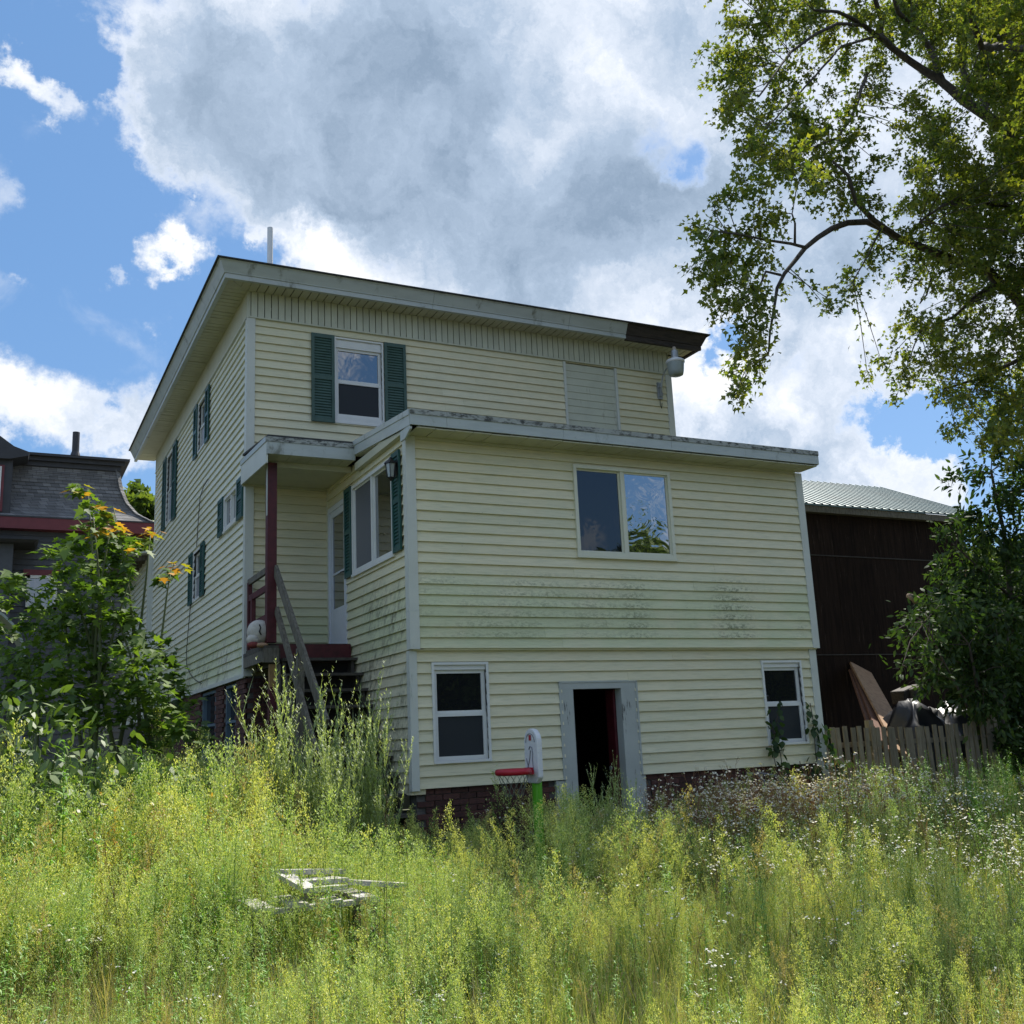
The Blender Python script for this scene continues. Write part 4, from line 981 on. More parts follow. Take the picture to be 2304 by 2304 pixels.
MB().box((x0_, NY+to-.18, zr-.22), (xr_-to+.2, NY+8, zr-.10)).build('cornice', M_CHAR, nb_)
MB().box((x0_, NY+to-.08, zr-.36), (xr_-to+.1, NY+8, zr-.22)).build('cornice', M_CHAR, nb_)
MB().hexa([(x0_, NY+to-.31, zr-.03), (xr_-to+.33, NY+to-.31, zr-.03), (xr_-to+.33, NY+8, zr-.03), (x0_, NY+8, zr-.03), (x0_, NY+3.5, zr+.5), (xr_-4, NY+3.5, zr+.5), (xr_-4, NY+5, zr+.5), (x0_, NY+5, zr+.5)]).build('roof', M_ASPH, nb_)
pp = nP(485, 295); pt = nP(485, 155)
MB().tube([(pp[0], NY+1.1, zr-.05), (pp[0], NY+1.1, pt[2]+.1)], .1, 12).build('vent_pipe', M_CHAR, nb_)
MB().lathe((pp[0], NY+1.1, zr-.0), [(.15, 0), (.15, .06), (.11, .2)], 12).build('pipe_boot', M_CHAR, nb_)
MB().box((x0_, NY-.08, ze-.36), (xr_+.06, NY+8, ze-.03)).build('cornice', M_MAR, nb_)
MB().box((x0_, NY-.10, ze-.04), (xr_+.08, NY+8, ze+.0)).build('drip_edge', M_CHAR, nb_)
xw = nP(840, 1000)[0]
w = MB().box((x0_, NY+.30, GZ), (xw, NY+8, ze-.36)).build('wall', M_CHSID, nb_)
z = -1.5
while z < ze-.40:
    MB().hexa([(x0_, NY+.262, z), (xw, NY+.262, z), (xw, NY+.30, z), (x0_, NY+.30, z), (x0_, NY+.288, z+.16), (xw, NY+.288, z+.16), (xw, NY+.30, z+.16), (x0_, NY+.30, z+.16)]).build('siding_board', M_CHSID, w); z += .165
MB().box((xw-.12, NY+.24, GZ), (xw+.02, NY+.4, ze-.36)).build('corner_trim', M_CHAR, nb_)
# window below with red-brown head, bay roof and dormer
a = nP(170, 1080); b = nP(350, 1300)
wn = MB().box((a[0]-.1, NY+.2, a[2]), (b[0]+.1, NY+.28, a[2]+.16)).build('window_head', M_MAR, nb_)
wf = MB(); wf.box((a[0], NY+.2, b[2]), (a[0]+.08, NY+.3, a[2])); wf.box((b[0]-.08, NY+.2, b[2]), (b[0], NY+.3, a[2])); wf.box((a[0], NY+.2, a[2]-.08), (b[0], NY+.3, a[2])); wf.box((a[0], NY+.2, b[2]), (b[0], NY+.3, b[2]+.08))
wf = wf.build('window', M_WHITE, nb_); MB().box((a[0]+.08, NY+.25, b[2]+.08), (b[0]-.08, NY+.262, a[2]-.08)).build('glass_pane', M_GLASSR, wf)
a = nP(-300, 890); b = nP(215, 990)
MB().hexa([(a[0], NY-.9, b[2]+.3), (b[0]-.05, NY-.9, b[2]+.3), (b[0]+.0, NY+.3, b[2]+.3), (a[0], NY+.3, b[2]+.3), (a[0], NY-1.0, a[2]), (b[0]+.05, NY-1.0, a[2]), (b[0]+.05, NY+.3, a[2]), (a[0], NY+.3, a[2])]).build('bay_roof', M_CHAR, nb_)
MB().box((a[0], NY-.6, GZ), (b[0]-.55, NY+.3, b[2]+.3)).build('bay', M_CHSID, nb_)
# dormer
a = nP(-140, 300); b = nP(62, 715)
dm = MB().box((a[0], NY+.1, ze+.0), (b[0], NY+2, a[2]-.2)).build('dormer', M_CHAR, nb_)
MB().prism([(b[0]-.1, NY-.08, a[2]-.25), (b[0]+.38, NY-.08, a[2]-.12), (b[0]+.40, NY-.08, a[2]-.02), (b[0]+.0, NY-.08, a[2]+.12), (b[0]-.45, NY-.08, a[2]+.45), (b[0]-1.4, NY-.08, a[2]+.5), (b[0]-1.4, NY-.08, a[2]-.25)], (0, 2, 0)).build('roof', M_CHAR, dm)
w1 = nP(30, 400); w2 = nP(30, 690)
MB().box((w1[0]-1.2, NY+.06, w2[2]), (w1[0], NY+.1, w1[2])).build('window_frame', M_MAR, dm)
MB().box((w1[0]-1.15, NY+.03, w2[2]+.05), (w1[0]-.07, NY+.06, w1[2]-.05)).build('window', M_WHITE, dm)
MB().box((w1[0]-1.0, NY+.02, w2[2]+.15), (w1[0]-.2, NY+.03, w1[2]-.15)).build('glass_pane', M_GLASSR, dm)
# pale arched awning low at the left edge
aw = thing('awning', 'pale arched garden canopy at the left edge behind the maple', 'canopy', (-7, 8, GZ))
a = at(0, 900+1280*.36232, 8); mb = MB(); cx, cz, R_ = a[0]-.55, a[2]-.9, .95
P = [(cx+R_*math.cos(math.pi*i/14), 8.0, cz+R_*math.sin(math.pi*i/14)) for i in range(15)]
for i in range(14): mb.hexa([P[i], P[i+1], (P[i+1][0], 9.6, P[i+1][2]), (P[i][0], 9.6, P[i][2]), *( (q[0]+.04*(q[0]-cx), q[1], q[2]+.04*(q[2]-cz)) for q in (P[i], P[i+1], (P[i+1][0], 9.6, P[i+1][2]), (P[i][0], 9.6, P[i][2])))])
mb.build('canopy_sheet', pmat('pale_canopy', (.36, .40, .36), .5), aw)
for (x, y) in ((cx-R_, 8.05), (cx+R_, 8.05), (cx-R_, 9.55), (cx+R_, 9.55)): MB().box((x-.04, y-.04, GZ), (x+.04, y+.04, cz)).build('post', M_GRYP, aw)

# ================================================================== vegetation
def fast_mesh(name, V, F, R_=None, mat=None, smooth=False):
    """V (n,3), F (m,k) all faces alike, R_ per-vertex random"""
    me = bpy.data.meshes.new(name); V = np.asarray(V, np.float32); F = np.asarray(F, np.int32)
    me.vertices.add(len(V)); me.vertices.foreach_set('co', V.ravel())
    k = F.shape[1]; me.loops.add(F.size); me.loops.foreach_set('vertex_index', F.ravel())
    me.polygons.add(len(F)); me.polygons.foreach_set('loop_start', np.arange(0, F.size, k, dtype=np.int32))
    try: me.polygons.foreach_set('loop_total', np.full(len(F), k, np.int32))
    except Exception: pass
    if R_ is not None:
        a = me.attributes.new('rnd', 'FLOAT', 'POINT'); a.data.foreach_set('value', np.asarray(R_, np.float32))
    if mat: me.materials.append(mat)
    me.update(calc_edges=True); me.validate(); return me
def scatter(tv, tf, P, A, B, C, s, rv):
    """template verts tv (k,3) faces tf; frames A,B,C (N,3) ; scale s"""
    N = len(P); k = len(tv)
    V = P[:, None, :]+s[:, None, None]*(tv[None, :, 0:1]*A[:, None, :]+tv[None, :, 1:2]*B[:, None, :]+tv[None, :, 2:3]*C[:, None, :])
    F = tf[None, :, :]+(np.arange(N)*k)[:, None, None]
    return V.reshape(-1, 3), F.reshape(-1, tf.shape[1]), np.repeat(rv, k)
def frames(N, dirs=None, up=.5, rg=RG):
    """leaf axes: A along the leaf, C normal biased upwards"""
    A = rg.normal(size=(N, 3)) if dirs is None else dirs+rg.normal(size=(N, 3))*.5
    A /= np.linalg.norm(A, axis=1, keepdims=True)
    C = rg.normal(size=(N, 3))*.6; C[:, 2] += up
    C -= A*np.sum(A*C, axis=1, keepdims=True); C /= np.linalg.norm(C, axis=1, keepdims=True)+1e-9
    return A, np.cross(C, A), C
# leaf templates: x along leaf, y across, z normal
def T_(v, f): return np.array(v, float), np.array(f, int)
LEAF_MAPLE = T_([(0, 0, 0), (.15, .35, .02), (.30, .22, 0), (.55, .48, .03), (.52, .18, 0), (1, 0, -.06), (.52, -.18, 0), (.55, -.48, .03), (.30, -.22, 0), (.15, -.35, .02), (.35, 0, -.03)],
                [(10, 0, 1), (10, 1, 2), (10, 2, 3), (10, 3, 4), (10, 4, 5), (10, 5, 6), (10, 6, 7), (10, 7, 8), (10, 8, 9), (10, 9, 0)])
LEAF_SMALL = T_([(0, 0, 0), (.35, .42, .05), (.5, .12, 0), (1, 0, -.08), (.5, -.12, 0), (.35, -.42, .05)], [(0, 1, 2), (0, 2, 4), (2, 3, 4), (0, 4, 5)])
LEAF_OVAL = T_([(0, 0, 0), (.3, .2, .03), (.65, .16, .0), (1, 0, -.08), (.65, -.16, 0), (.3, -.2, .03)], [(0, 1, 5), (1, 2, 5), (2, 4, 5), (2, 3, 4)])
LEAF_CLUMP = T_([(0, 0, 0), (.4, .35, .1), (1, .1, 0), (.5, -.35, .08), (.2, .6, -.2), (.7, .75, .1), (.3, -.7, .1), (.9, -.5, -.2)], [(0, 1, 3), (1, 2, 3), (0, 4, 5), (0, 7, 6)])

def nearest(p, pts):
    d = np.linalg.norm(pts-p, axis=1); i = int(np.argmin(d)); return pts[i], d[i]
def densify(poly, step=.15):
    out = []
    for a, b in zip(poly, poly[1:]):
        a = np.array(a); b = np.array(b); n = max(1, int(np.linalg.norm(b-a)/step))
        for i in range(n): out.append(a+(b-a)*i/n)
    out.append(np.array(poly[-1])); return out
def tree(name, label, base, limbs, clusters, lmat, tmpl, lsize, per, droop=.35, bark=M_BARK, connect=True, group=None, cat='tree', trunk=None, twigr=.007, maxconn=3.0):
    """limbs: [(points, r0, r1)]; clusters: [(center, radius, density)]"""
    t = thing(name, label, cat, base, group)
    tr = MB(); sk = []
    for j, (pts, r0, r1) in enumerate(limbs):
        P = [np.array(p, float) for p in pts]
        P2 = densify(P, .35); k = len(P2)
        P2 = [p+(RG.normal(size=3)*.25*(r0+(r1-r0)*i/k) if 0 < i < k-1 else 0) for i, p in enumerate(P2)]
        rs = [r0+(r1-r0)*i/(k-1) for i in range(k)]
        tr.tube(P2, rs, 8 if r0 < .1 else 12); sk += densify(P2, .1)
    tr.build('trunk', bark, t, smooth=True)
    sk = np.array(sk); tw = MB(); LP = []; LD = []
    for (c, r, dn) in clusters:
        c = np.array(c, float)
        q, dd = nearest(c, sk)
        if connect and .12 < dd < maxconn:
            mid = (q+c)/2+np.array([0, 0, .08*min(dd, 1)])+RG.normal(size=3)*.04*min(dd, 1)
            tw.tube([q, mid, c], [twigr*1.5, twigr*1.2, twigr*.8], 5, caps=False)
            for _ in range(int(26*dn*min(dd, 1.2))):
                q_ = RG.uniform(.15, 1); p = q*(1-q_)**2+2*mid*q_*(1-q_)+c*q_*q_; LP.append(p+RG.normal(size=3)*lsize*.9); LD.append((c-q)/dd+np.array([0, 0, -.3]))
        od = (c-q)/(dd+1e-6) if dd > .05 else RG.normal(size=3)
        nt_ = max(4, int(9*dn*min(1.6, r/.35)))
        nleaf = int(per*dn*(r/.4)**2)
        for i in range(nt_):
            d = RG.normal(size=3)+od*.4; d /= np.linalg.norm(d); d[2] -= droop*.5
            st_ = c+RG.normal(size=3)*r*.30; l = r*RG.uniform(.6, 1.25)
            ts = np.linspace(0, 1, 5); pts = [st_+d*l*q_+np.array([0, 0, -droop*l*q_*q_]) for q_ in ts]
            tw.tube(pts, [twigr, twigr*.8, twigr*.7, twigr*.5, twigr*.3], 3, caps=False)
            m_ = max(2, nleaf//nt_)
            for _ in range(m_):
                q_ = RG.uniform(.05, 1.05); p = st_+d*l*q_+np.array([0, 0, -droop*l*q_*q_])
                LP.append(p+RG.normal(size=3)*lsize*.55); LD.append(d+np.array([0, 0, -.35]))
    tw.build('twigs', bark, t, kind='stuff')
    LP = np.array(LP); LD = np.array(LD); LD /= np.linalg.norm(LD, axis=1, keepdims=True)
    A, B, C = frames(len(LP), LD, .7)
    V, F, rv = scatter(*tmpl, LP, A, B, C, lsize*RG.uniform(.65, 1.25, len(LP)), RG.uniform(0, 1, len(LP)))
    me = fast_mesh('crown', V, F, rv, lmat); o = bpy.data.objects.new('crown', me); COL.objects.link(o); o.parent = t; o.matrix_parent_inverse = Matrix.Translation(-Vector(base)); o['kind'] = 'stuff'
    return t, len(LP)
ML_SILVER = leafmat('silver_maple_leaf', [(.065, .105, .02), (.105, .155, .026), (.155, .205, .034), (.28, .27, .045)], .52, .03, hue_noise=.35)
ML_DARK = leafmat('dark_green_leaf', [(.022, .052, .016), (.038, .075, .02), (.062, .108, .025)], .36, .02)
ML_SAP = leafmat('maple_sapling_leaf', [(.055, .11, .02), (.10, .17, .026), (.165, .25, .036)], .48, .03)
ML_YEL = leafmat('autumn_tip_leaf', [(.42, .20, .045), (.55, .30, .05), (.35, .32, .04)], .4, .05)
ML_FAR = leafmat('distant_leaf', [(.06, .10, .02), (.11, .16, .03), (.17, .22, .04)], .4, .04)

# ---- big silver maple, trunk just out of the frame on the right
TY = 1.0
def q7(x, y, Y): return at(*z7(x, y), Y)
def dsh(y): return 2.6*max(0.0, min(1.0, (720-y)/480))      # the upper limbs lean away from the viewer
def L7(pts, y0, y1): return [q7(x, y, y0+(y1-y0)*i/(len(pts)-1)+dsh(y)) for i, (x, y) in enumerate(pts)]
base = q7(1790, 1800, 2.0); base = (base[0], 2.0, GZ)
fork = q7(1760, 1500, 2.0)
limbs = [([tuple(q7(1620, 200, 3.4)), (13.5, 1.5, 12.6), (11.5, .2, 13.2), (9.8, -.6, 13.3)], .12, .03), ([tuple(q7(1640, 700, 1.9)), (13.6, -1.0, 9.5), (12.0, -2.6, 11.0), (10.0, -3.6, 11.6)], .10, .03), ([base, (base[0]+.1, 2, 0), tuple(fork), tuple(q7(1690, 1000, 1.9)), tuple(q7(1640, 700, 1.9)), tuple(q7(1640, 200, 3.4)), tuple(q7(1620, -500, 3.8))], .42, .14),
 (L7([(1660, 850), (1540, 620), (1440, 540), (1380, 500), (1290, 430), (1180, 350), (1060, 270), (975, 205), (930, 150), (930, 90), (910, 10), (890, -80)], 1.8, .4), .155, .045),
 (L7([(1195, 350), (1150, 220), (1080, 120), (1010, 50), (980, -40)], 1.2, .6), .09, .05), (L7([(1320, 440), (1290, 300), (1300, 150), (1310, -30)], 1.5, 1.8), .09, .06),
 (L7([(1390, 500), (1370, 330), (1390, 120), (1400, -60)], 1.7, 2.3), .1, .06),
 (L7([(955, 180), (850, 100), (740, 50), (640, 45)], .6, .2), .06, .025), (L7([(860, 110), (740, 100), (620, 165), (540, 225), (450, 350), (400, 420)], .5, -.4), .04, .015),
 (L7([(870, 320), (800, 520), (740, 600), (640, 640), (500, 665)], .8, .0), .04, .012), (L7([(940, 150), (760, 200), (600, 380), (430, 560)], .6, -.2), .03, .012),
 (L7([(1900, 1650), (1700, 1480), (1553, 1330), (1450, 1220), (1350, 1150), (1200, 1110), (1100, 1065), (1000, 1030), (930, 992), (870, 965), (790, 972), (720, 990), (660, 1030), (600, 1080), (560, 1130), (510, 1190), (480, 1250), (465, 1350), (450, 1440), (442, 1540)], 2.0, .2), .145, .012),
 (L7([(600, 1075), (540, 1060), (430, 1040), (330, 1020), (200, 1005)], .4, .0), .028, .01), (L7([(557, 1065), (560, 970), (545, 930)], .4, .3), .022, .012), (L7([(495, 1195), (430, 1180), (405, 1240), (330, 1300)], .3, .1), .022, .01),
 (L7([(1000, 1030), (900, 960), (820, 880), (790, 760), (720, 700)], .9, .5), .06, .02), (L7([(1680, 950), (1500, 905), (1350, 870), (1200, 895), (1100, 965)], 1.8, .6), .07, .02),
 (L7([(1430, 1235), (1340, 1290), (1240, 1380), (1100, 1440)], 1.6, 1.2), .05, .015), (L7([(1660, 1500), (1500, 1580), (1350, 1650), (1200, 1690)], 2.0, 1.5), .06, .015),
 (L7([(930, 995), (880, 1100), (810, 1220)], .8, .6), .02, .008), (L7([(1150, 1210), (1130, 1280), (1100, 1320)], 1.2, 1.2), .02, .01)]
CL = """330,100,90 450,80,120 600,90,120 200,230,60 290,290,110 400,250,120 500,360,110 330,420,100 270,480,55 420,520,110 560,500,100 380,640,100 480,680,110 620,600,110 720,560,95 560,740,100 690,700,110 330,760,55 420,780,65 250,860,65 380,860,55 205,890,38 790,640,80 820,780,80 700,830,70 860,880,75 760,900,55 700,420,50 620,300,55 800,480,55 850,590,45 900,690,42 780,250,80 900,300,80 740,130,90 880,80,110 1000,60,120 1100,50,120 960,180,90 860,380,55 930,400,45 110,990,42 160,1020,45 260,1010,55 350,1030,60 430,960,70 480,930,55 160,1110,55 260,1120,80 360,1130,80 115,1180,42 240,1210,80 350,1230,80 430,1090,50 300,1310,70 390,1300,60 220,1340,38 350,1400,62 420,1400,40 330,1480,58 300,1560,45 400,1500,42 340,1600,50 400,1580,38 310,1690,42 290,1720,28 500,1260,26 480,1370,22 820,1180,52 880,1110,62 780,1250,55 720,1310,42 930,1080,55 960,1000,48 690,1330,30 1050,430,48 1120,480,75 1000,570,42 1100,600,75 1200,560,95 1030,690,50 1140,700,80 1250,680,95 1180,820,100 1080,880,55 1280,850,110 1150,950,80 1060,1010,65 1250,1000,110 1380,950,110 1350,750,100 1450,850,110 1100,1130,70 1040,1200,35 1200,1120,80 1320,1120,95 1450,1050,110 1150,1240,35 1250,1270,55 1380,1300,70 1480,1200,85 1100,1370,55 1050,1400,50 1180,1420,65 1300,1420,80 1450,1420,90 1000,1520,50 930,1560,42 870,1610,38 1050,1620,48 1000,1720,30 1150,1560,70 1280,1560,85 1420,1600,95 1200,1700,50 1330,1720,75 1480,1750,90 1250,1840,45 1380,1880,70 1500,1880,80 1200,120,110 1320,80,120 1450,80,120 1400,200,120 1500,280,120 1350,330,90 1430,420,100 1510,520,110 1250,260,80 1150,200,70 1120,330,55 1500,650,100 1540,780,110 1540,100,130 1560,350,130 1560,600,130 1600,900,140 1620,1100,140 1600,1300,120 1640,1500,130 1600,1700,130 1700,1850,130 1700,700,150 1700,300,160 1750,1000,160 280,-40,90 450,-60,120 650,-60,130 850,-70,130 1050,-80,140 1250,-90,140 1450,-90,150 1600,-60,150"""
clus = []
for s in CL.split():
    x, y, r = map(float, s.split(','))
    Y = .2+1.4*max(0, min(1, (x-300)/1200))+RG.uniform(-.5, .5)+dsh(y)
    c = q7(x, y, Y); dist = (c-CAM)@CF; rm = r*.5177*dist/(FL*2304)
    clus.append((c, rm*.98, 1.35 if x < 620 and y > 900 else 1.0)); 
    c3 = q7(x+RG.uniform(-.5, .5)*r, y+RG.uniform(-.5, .5)*r, Y+RG.uniform(-.9, .9)); clus.append((c3, rm*.7, .6)) if r > 80 else None
    if x > 1150:
        c4 = q7(x+RG.uniform(-50, 50), y+RG.uniform(-50, 50), Y-RG.uniform(.6, 1.4)); clus.append((c4, rm*.8, .7))
    if x > 1000 and y < 1900:
        c2 = q7(x+RG.uniform(-60, 60), y+RG.uniform(-60, 60), Y+RG.uniform(1.2, 2.6)); clus.append((c2, rm*1.0, .6))
nvis = len(clus)
for i in range(420):                          # unseen rest of the crown, placed outside the frame to shade the right foreground
    a = RG.uniform(0, 2*math.pi); c = np.array([11.6, .6, 11.0])+np.array([math.cos(a)*4.2, math.sin(a)*4.2, 0])*RG.uniform(.2, 1)**.6+np.array([0, 0, RG.uniform(-5, 3.5)])
    d = (c-CAM)@CF; px = 1152+FL*2304*((c-CAM)@CR)/d; py = 1152-FL*2304*((c-CAM)@CU)/d
    if px < 2304-40+60 and py > -160: continue
    clus.append((c, RG.uniform(.7, 1.1), .55))
big_maple, nl = tree('maple_tree', 'large silver maple reaching over the upper right with long drooping limbs', base, limbs, clus, ML_SILVER, LEAF_SMALL, .105, 330, droop=.45, twigr=.006)

# ---- understory trees and bushes at the right edge
def simple_tree(name, label, base, h, cr, ncl, mat, tmpl, lsize, per, tr=.08, group=None, low=.35, cat='tree', squash=1.0, crs=(.5, .9), dn=1.0):
    b = np.array(base, float); limbs = [([tuple(b), tuple(b+[.1, .05, h*.45]), tuple(b+[-.05, .1, h*.85])], tr, tr*.3)]
    cl = []
    for i in range(ncl):
        v = RG.normal(size=3); v /= np.linalg.norm(v); v *= RG.uniform(.35, 1)**.5
        c = b+np.array([v[0]*cr, v[1]*cr, h*(low+(1-low)/2)+v[2]*h*(1-low)/2*squash]); cl.append((c, RG.uniform(*crs)*cr*.4, dn))
    for i in range(5):
        c = cl[i][0]; s = b+np.array([0, 0, h*RG.uniform(.3, .6)]); limbs.append(([tuple(s), tuple((s+c)/2+[0, 0, .1]), tuple(c)], tr*.4, tr*.12))
    return tree(name, label, tuple(b), limbs, cl, mat, tmpl, lsize, per, connect=True, group=group, cat=cat)
G1 = 'dark trees at the right edge of the yard'
def gp(px, py, Y): 
    c = at(px, py, Y); return (c[0], Y, GZ)
# the bush in front of the barn, traced by clusters on its outline
BR = "2035,1385,32 2062,1372,36 2020,1415,20 2095,1360,48 2100,1400,50 2130,1350,60 2180,1450,80 2250,1400,90 2075,1480,38 2110,1520,55 2160,1540,70 2220,1560,85 2280,1500,90 2290,1620,90 2240,1650,70 2300,1700,80 2120,1450,60 2090,1440,40 2030,1500,18 2060,1530,22 2190,1350,80 2150,1410,60 2250,1480,90 2290,1560,90 2230,1620,60 2250,1750,70 2180,1490,60"
cl = []
for s in BR.split():
    x, y, r = map(float, s.split(',')); Y = 1.8+RG.uniform(-.8, .8)+(.6 if x > 2150 else 0); c = at(x, y, Y); cl.append((c, r*(c-CAM)@CF/(FL*2304)*.72, .9 if x > 2110 else .3))
    cl.append((at(x+RG.uniform(-30, 30)+20, y+RG.uniform(-20, 30), Y+1.2), r*(c-CAM)@CF/(FL*2304), .7))
b0 = gp(2230, 1700, 2.4)
tree('bush', 'dark leafy bush spilling across the right end of the picket fence', b0, [([b0, (b0[0]-.2, 2.3, -1), tuple(at(2180, 1450, 2.0))], .07, .02), ([b0, tuple(at(2270, 1400, 2.6))], .06, .02), ([(b0[0]-.1, 2.35, -1.6), tuple(at(2080, 1400, 1.8))], .03, .01)], cl, ML_DARK, LEAF_OVAL, .15, 300, group=G1, cat='bush', droop=.3)
BR2 = "2120,1080,40 2170,1050,45 2200,1120,60 2140,1150,50 2170,1200,70 2230,1180,80 2100,1180,35 2120,1240,60 2200,1270,90 2080,1200,28 2150,1300,70 2230,1340,90 2280,1250,90 2290,1100,80 2250,1040,60 2300,1000,70 2210,1000,40 2180,1340,70 2290,1340,90 2090,1270,40 2240,1100,70"
cl = []
for s in BR2.split():
    x, y, r = map(float, s.split(',')); x += 38; Y = 3.0+RG.uniform(-.7, .7); c = at(x, y, Y); cl.append((c, r*(c-CAM)@CF/(FL*2304)*.75, .75))
b1 = gp(2290, 1500, 3.2)
tree('tree', 'slender tree with pointed leaves before the right end of the barn', b1, [([b1, (b1[0], 3.2, 0), tuple(at(2260, 1200, 3.1)), tuple(at(2230, 1060, 3.0))], .1, .025), ([tuple(at(2280, 1350, 3.2)), tuple(at(2150, 1230, 3.0))], .04, .012)], cl, ML_DARK, LEAF_OVAL, .16, 260, group=G1, droop=.45)
for (px, Y, h, cr, lab) in ((2120, 24, 9.0, 3.4, 'rounded tree beyond the barn gable'), (2260, 20, 7.5, 3.2, 'tree right of the barn partly behind the slender one'), (2420, 17, 9, 3.4, 'tree at the far right beyond the frame edge of the yard')):
    simple_tree('tree', lab, gp(px, 1500, Y), h, cr, 36, ML_FAR, LEAF_CLUMP, .26, 190, tr=.16, group='trees beyond the barn')
# trees behind the neighbour and beyond
for (px, Y, h, cr, lab) in ((300, 34, 11.3, 3.6, 'sunlit tree in the gap between the two houses'), (372, 30, 9.0, 3.0, 'darker tree close behind the house left wall'), (250, 40, 13, 4.5, 'tall tree hidden mostly by the mansard roof'), (120, 46, 12, 5, 'distant tree behind the mansard house')):
    simple_tree('tree', lab, gp(px, 1500, Y), h, cr, 44, ML_FAR, LEAF_CLUMP, .38, 170, tr=.2, group='trees behind the neighbour house')
# trees across the road behind the viewer, seen only mirrored in the panes
for (x, y, h, cr, tl) in ((10, -22, 8.5, 3.6, 'tree behind the viewer, mirrored in the left pane of the front window'), (18, -17, 9, 4.2, 'rightmost and widest of the trees behind the viewer'), (2, -30, 8, 4.0, 'farthest and lowest of the trees behind the viewer')):
    simple_tree('tree', tl, (x, y, GZ), h, cr, 26, ML_FAR, LEAF_CLUMP, .45, 130, tr=.2, group='trees behind the viewer', crs=(.4, .8))

# ---- maple sapling thicket at the left: leaves large enough to pick apart
SAP = """470,560,35 640,770,45 545,650,55 660,700,38 700,850,55 750,870,50 640,860,60 540,790,60 900,870,38 860,900,40 330,950,55 450,900,75 560,900,75 700,930,80 800,940,55 400,1050,85 550,1050,90 700,1050,90 800,1060,60 340,1180,75 480,1200,95 620,1200,100 750,1180,75 240,1300,60 400,1330,100 560,1350,100 700,1350,100 790,1330,60 150,1400,70 300,1450,100 450,1500,110 620,1500,110 780,1480,80 900,1480,55 1000,1500,45 200,1600,110 400,1650,120 600,1650,120 800,1620,110 950,1600,80 1040,1600,50 100,1750,110 300,1800,120 500,1800,120 700,1800,120 900,1750,100 1050,1720,70 1120,1800,50 980,1850,90 1000,1090,30 1060,1060,30 600,1950,110 800,1930,110 400,1950,110 200,1950,110 950,1960,80 60,1150,60 30,1250,60 100,1100,45 150,1200,50 1090,1900,50 1000,1980,80 1100,2000,80 1180,2050,80 1060,2080,90 900,2080,90 1250,2120,60 1180,1880,45 60,1600,80 20,1450,60 30,1850,90"""
sap = thing('maple_sapling', 'bushy maple sapling with orange and yellow shoot tips against the left wall', 'tree', (-3.1, .6, GZ))
LP = []; dens_c = []
stm = MB(); bs = np.array([-3.1, .6, GZ])
for (x, y) in ((470, 545), (640, 660), (750, 800), (540, 700), (930, 840), (300, 950), (1090, 1010), (820, 1100), (150, 1200), (1120, 1750), (430, 1100), (660, 1150)):
    Y = .5+RG.uniform(-.5, .6); e = at(*z3(x, y), Y); o_ = bs+np.array([RG.uniform(-.7, .6), RG.uniform(-.5, .5), 0])
    pts = [o_+(e-o_)*t+np.array([.12*math.sin(3*t+x), 0, .25*math.sin(math.pi*t)]) for t in np.linspace(0, 1, 8)]
    stm.tube(pts, [.028*(1-t)+.006 for t in np.linspace(0, 1, 8)], 6)
stm.build('trunk', pmat('sapling_bark', (.10, .12, .05), .7), sap, smooth=True)
for s in SAP.split():
    x, y, r = map(float, s.split(',')); Y = .5+RG.uniform(-.7, .7); c = at(*z3(x, y), Y)
    if c[0] > -1.5 and False: continue
    rm = r*.36232*((c-CAM)@CF)/(FL*2304); n_ = int(190*(rm/.3)**2)+8
    p = c+RG.normal(size=(n_, 3))*rm*np.array([.55, .9, .55]); LP.append(p)
LP = np.concatenate(LP); LP = LP[(LP[:, 0] < -1.25)]
# leaf tiers: outward, near horizontal, blades drooping towards the viewer
A = RG.normal(size=(len(LP), 3)); A[:, 2] = A[:, 2]*.3-.45; A[:, 1] -= .5; A /= np.linalg.norm(A, axis=1, keepdims=True)
C = RG.normal(size=(len(LP), 3))*.35; C[:, 2] += 1; C -= A*np.sum(A*C, 1, keepdims=True); C /= np.linalg.norm(C, axis=1, keepdims=True); B = np.cross(C, A)
sz = .125*RG.uniform(.6, 1.25, len(LP))
front = np.argsort(LP@CF - .15*LP[:, 2])[:280]; rest = np.setdiff1d(np.arange(len(LP)), front)
V, F, rv = scatter(*LEAF_MAPLE, LP[rest], A[rest], B[rest], C[rest], sz[rest], RG.uniform(0, 1, len(rest)))
o = bpy.data.objects.new('leaves', fast_mesh('leaves', V, F, rv, ML_SAP)); COL.objects.link(o); o.parent = sap; o.matrix_parent_inverse = Matrix.Translation(-Vector((-3.1, .6, GZ))); o['kind'] = 'stuff'
lmesh = [fast_mesh('leaf', LEAF_MAPLE[0], LEAF_MAPLE[1], np.full(11, k/5), ML_SAP) for k in range(6)]
def put_leaf(me, p, a, b, c, s, parent, name='leaf'):
    o = bpy.data.objects.new(name, me); COL.objects.link(o); o.parent = parent
    pb = parent['_b']; Mx = Matrix(((a[0]*s, b[0]*s, c[0]*s, p[0]-pb[0]), (a[1]*s, b[1]*s, c[1]*s, p[1]-pb[1]), (a[2]*s, b[2]*s, c[2]*s, p[2]-pb[2]), (0, 0, 0, 1))); o.matrix_local = Mx
for i in front: put_leaf(lmesh[rnd.randrange(6)], LP[i], A[i], B[i], C[i], sz[i], sap)
ymesh = [fast_mesh('leaf', LEAF_MAPLE[0], LEAF_MAPLE[1], np.full(11, k/2), ML_YEL) for k in range(3)]
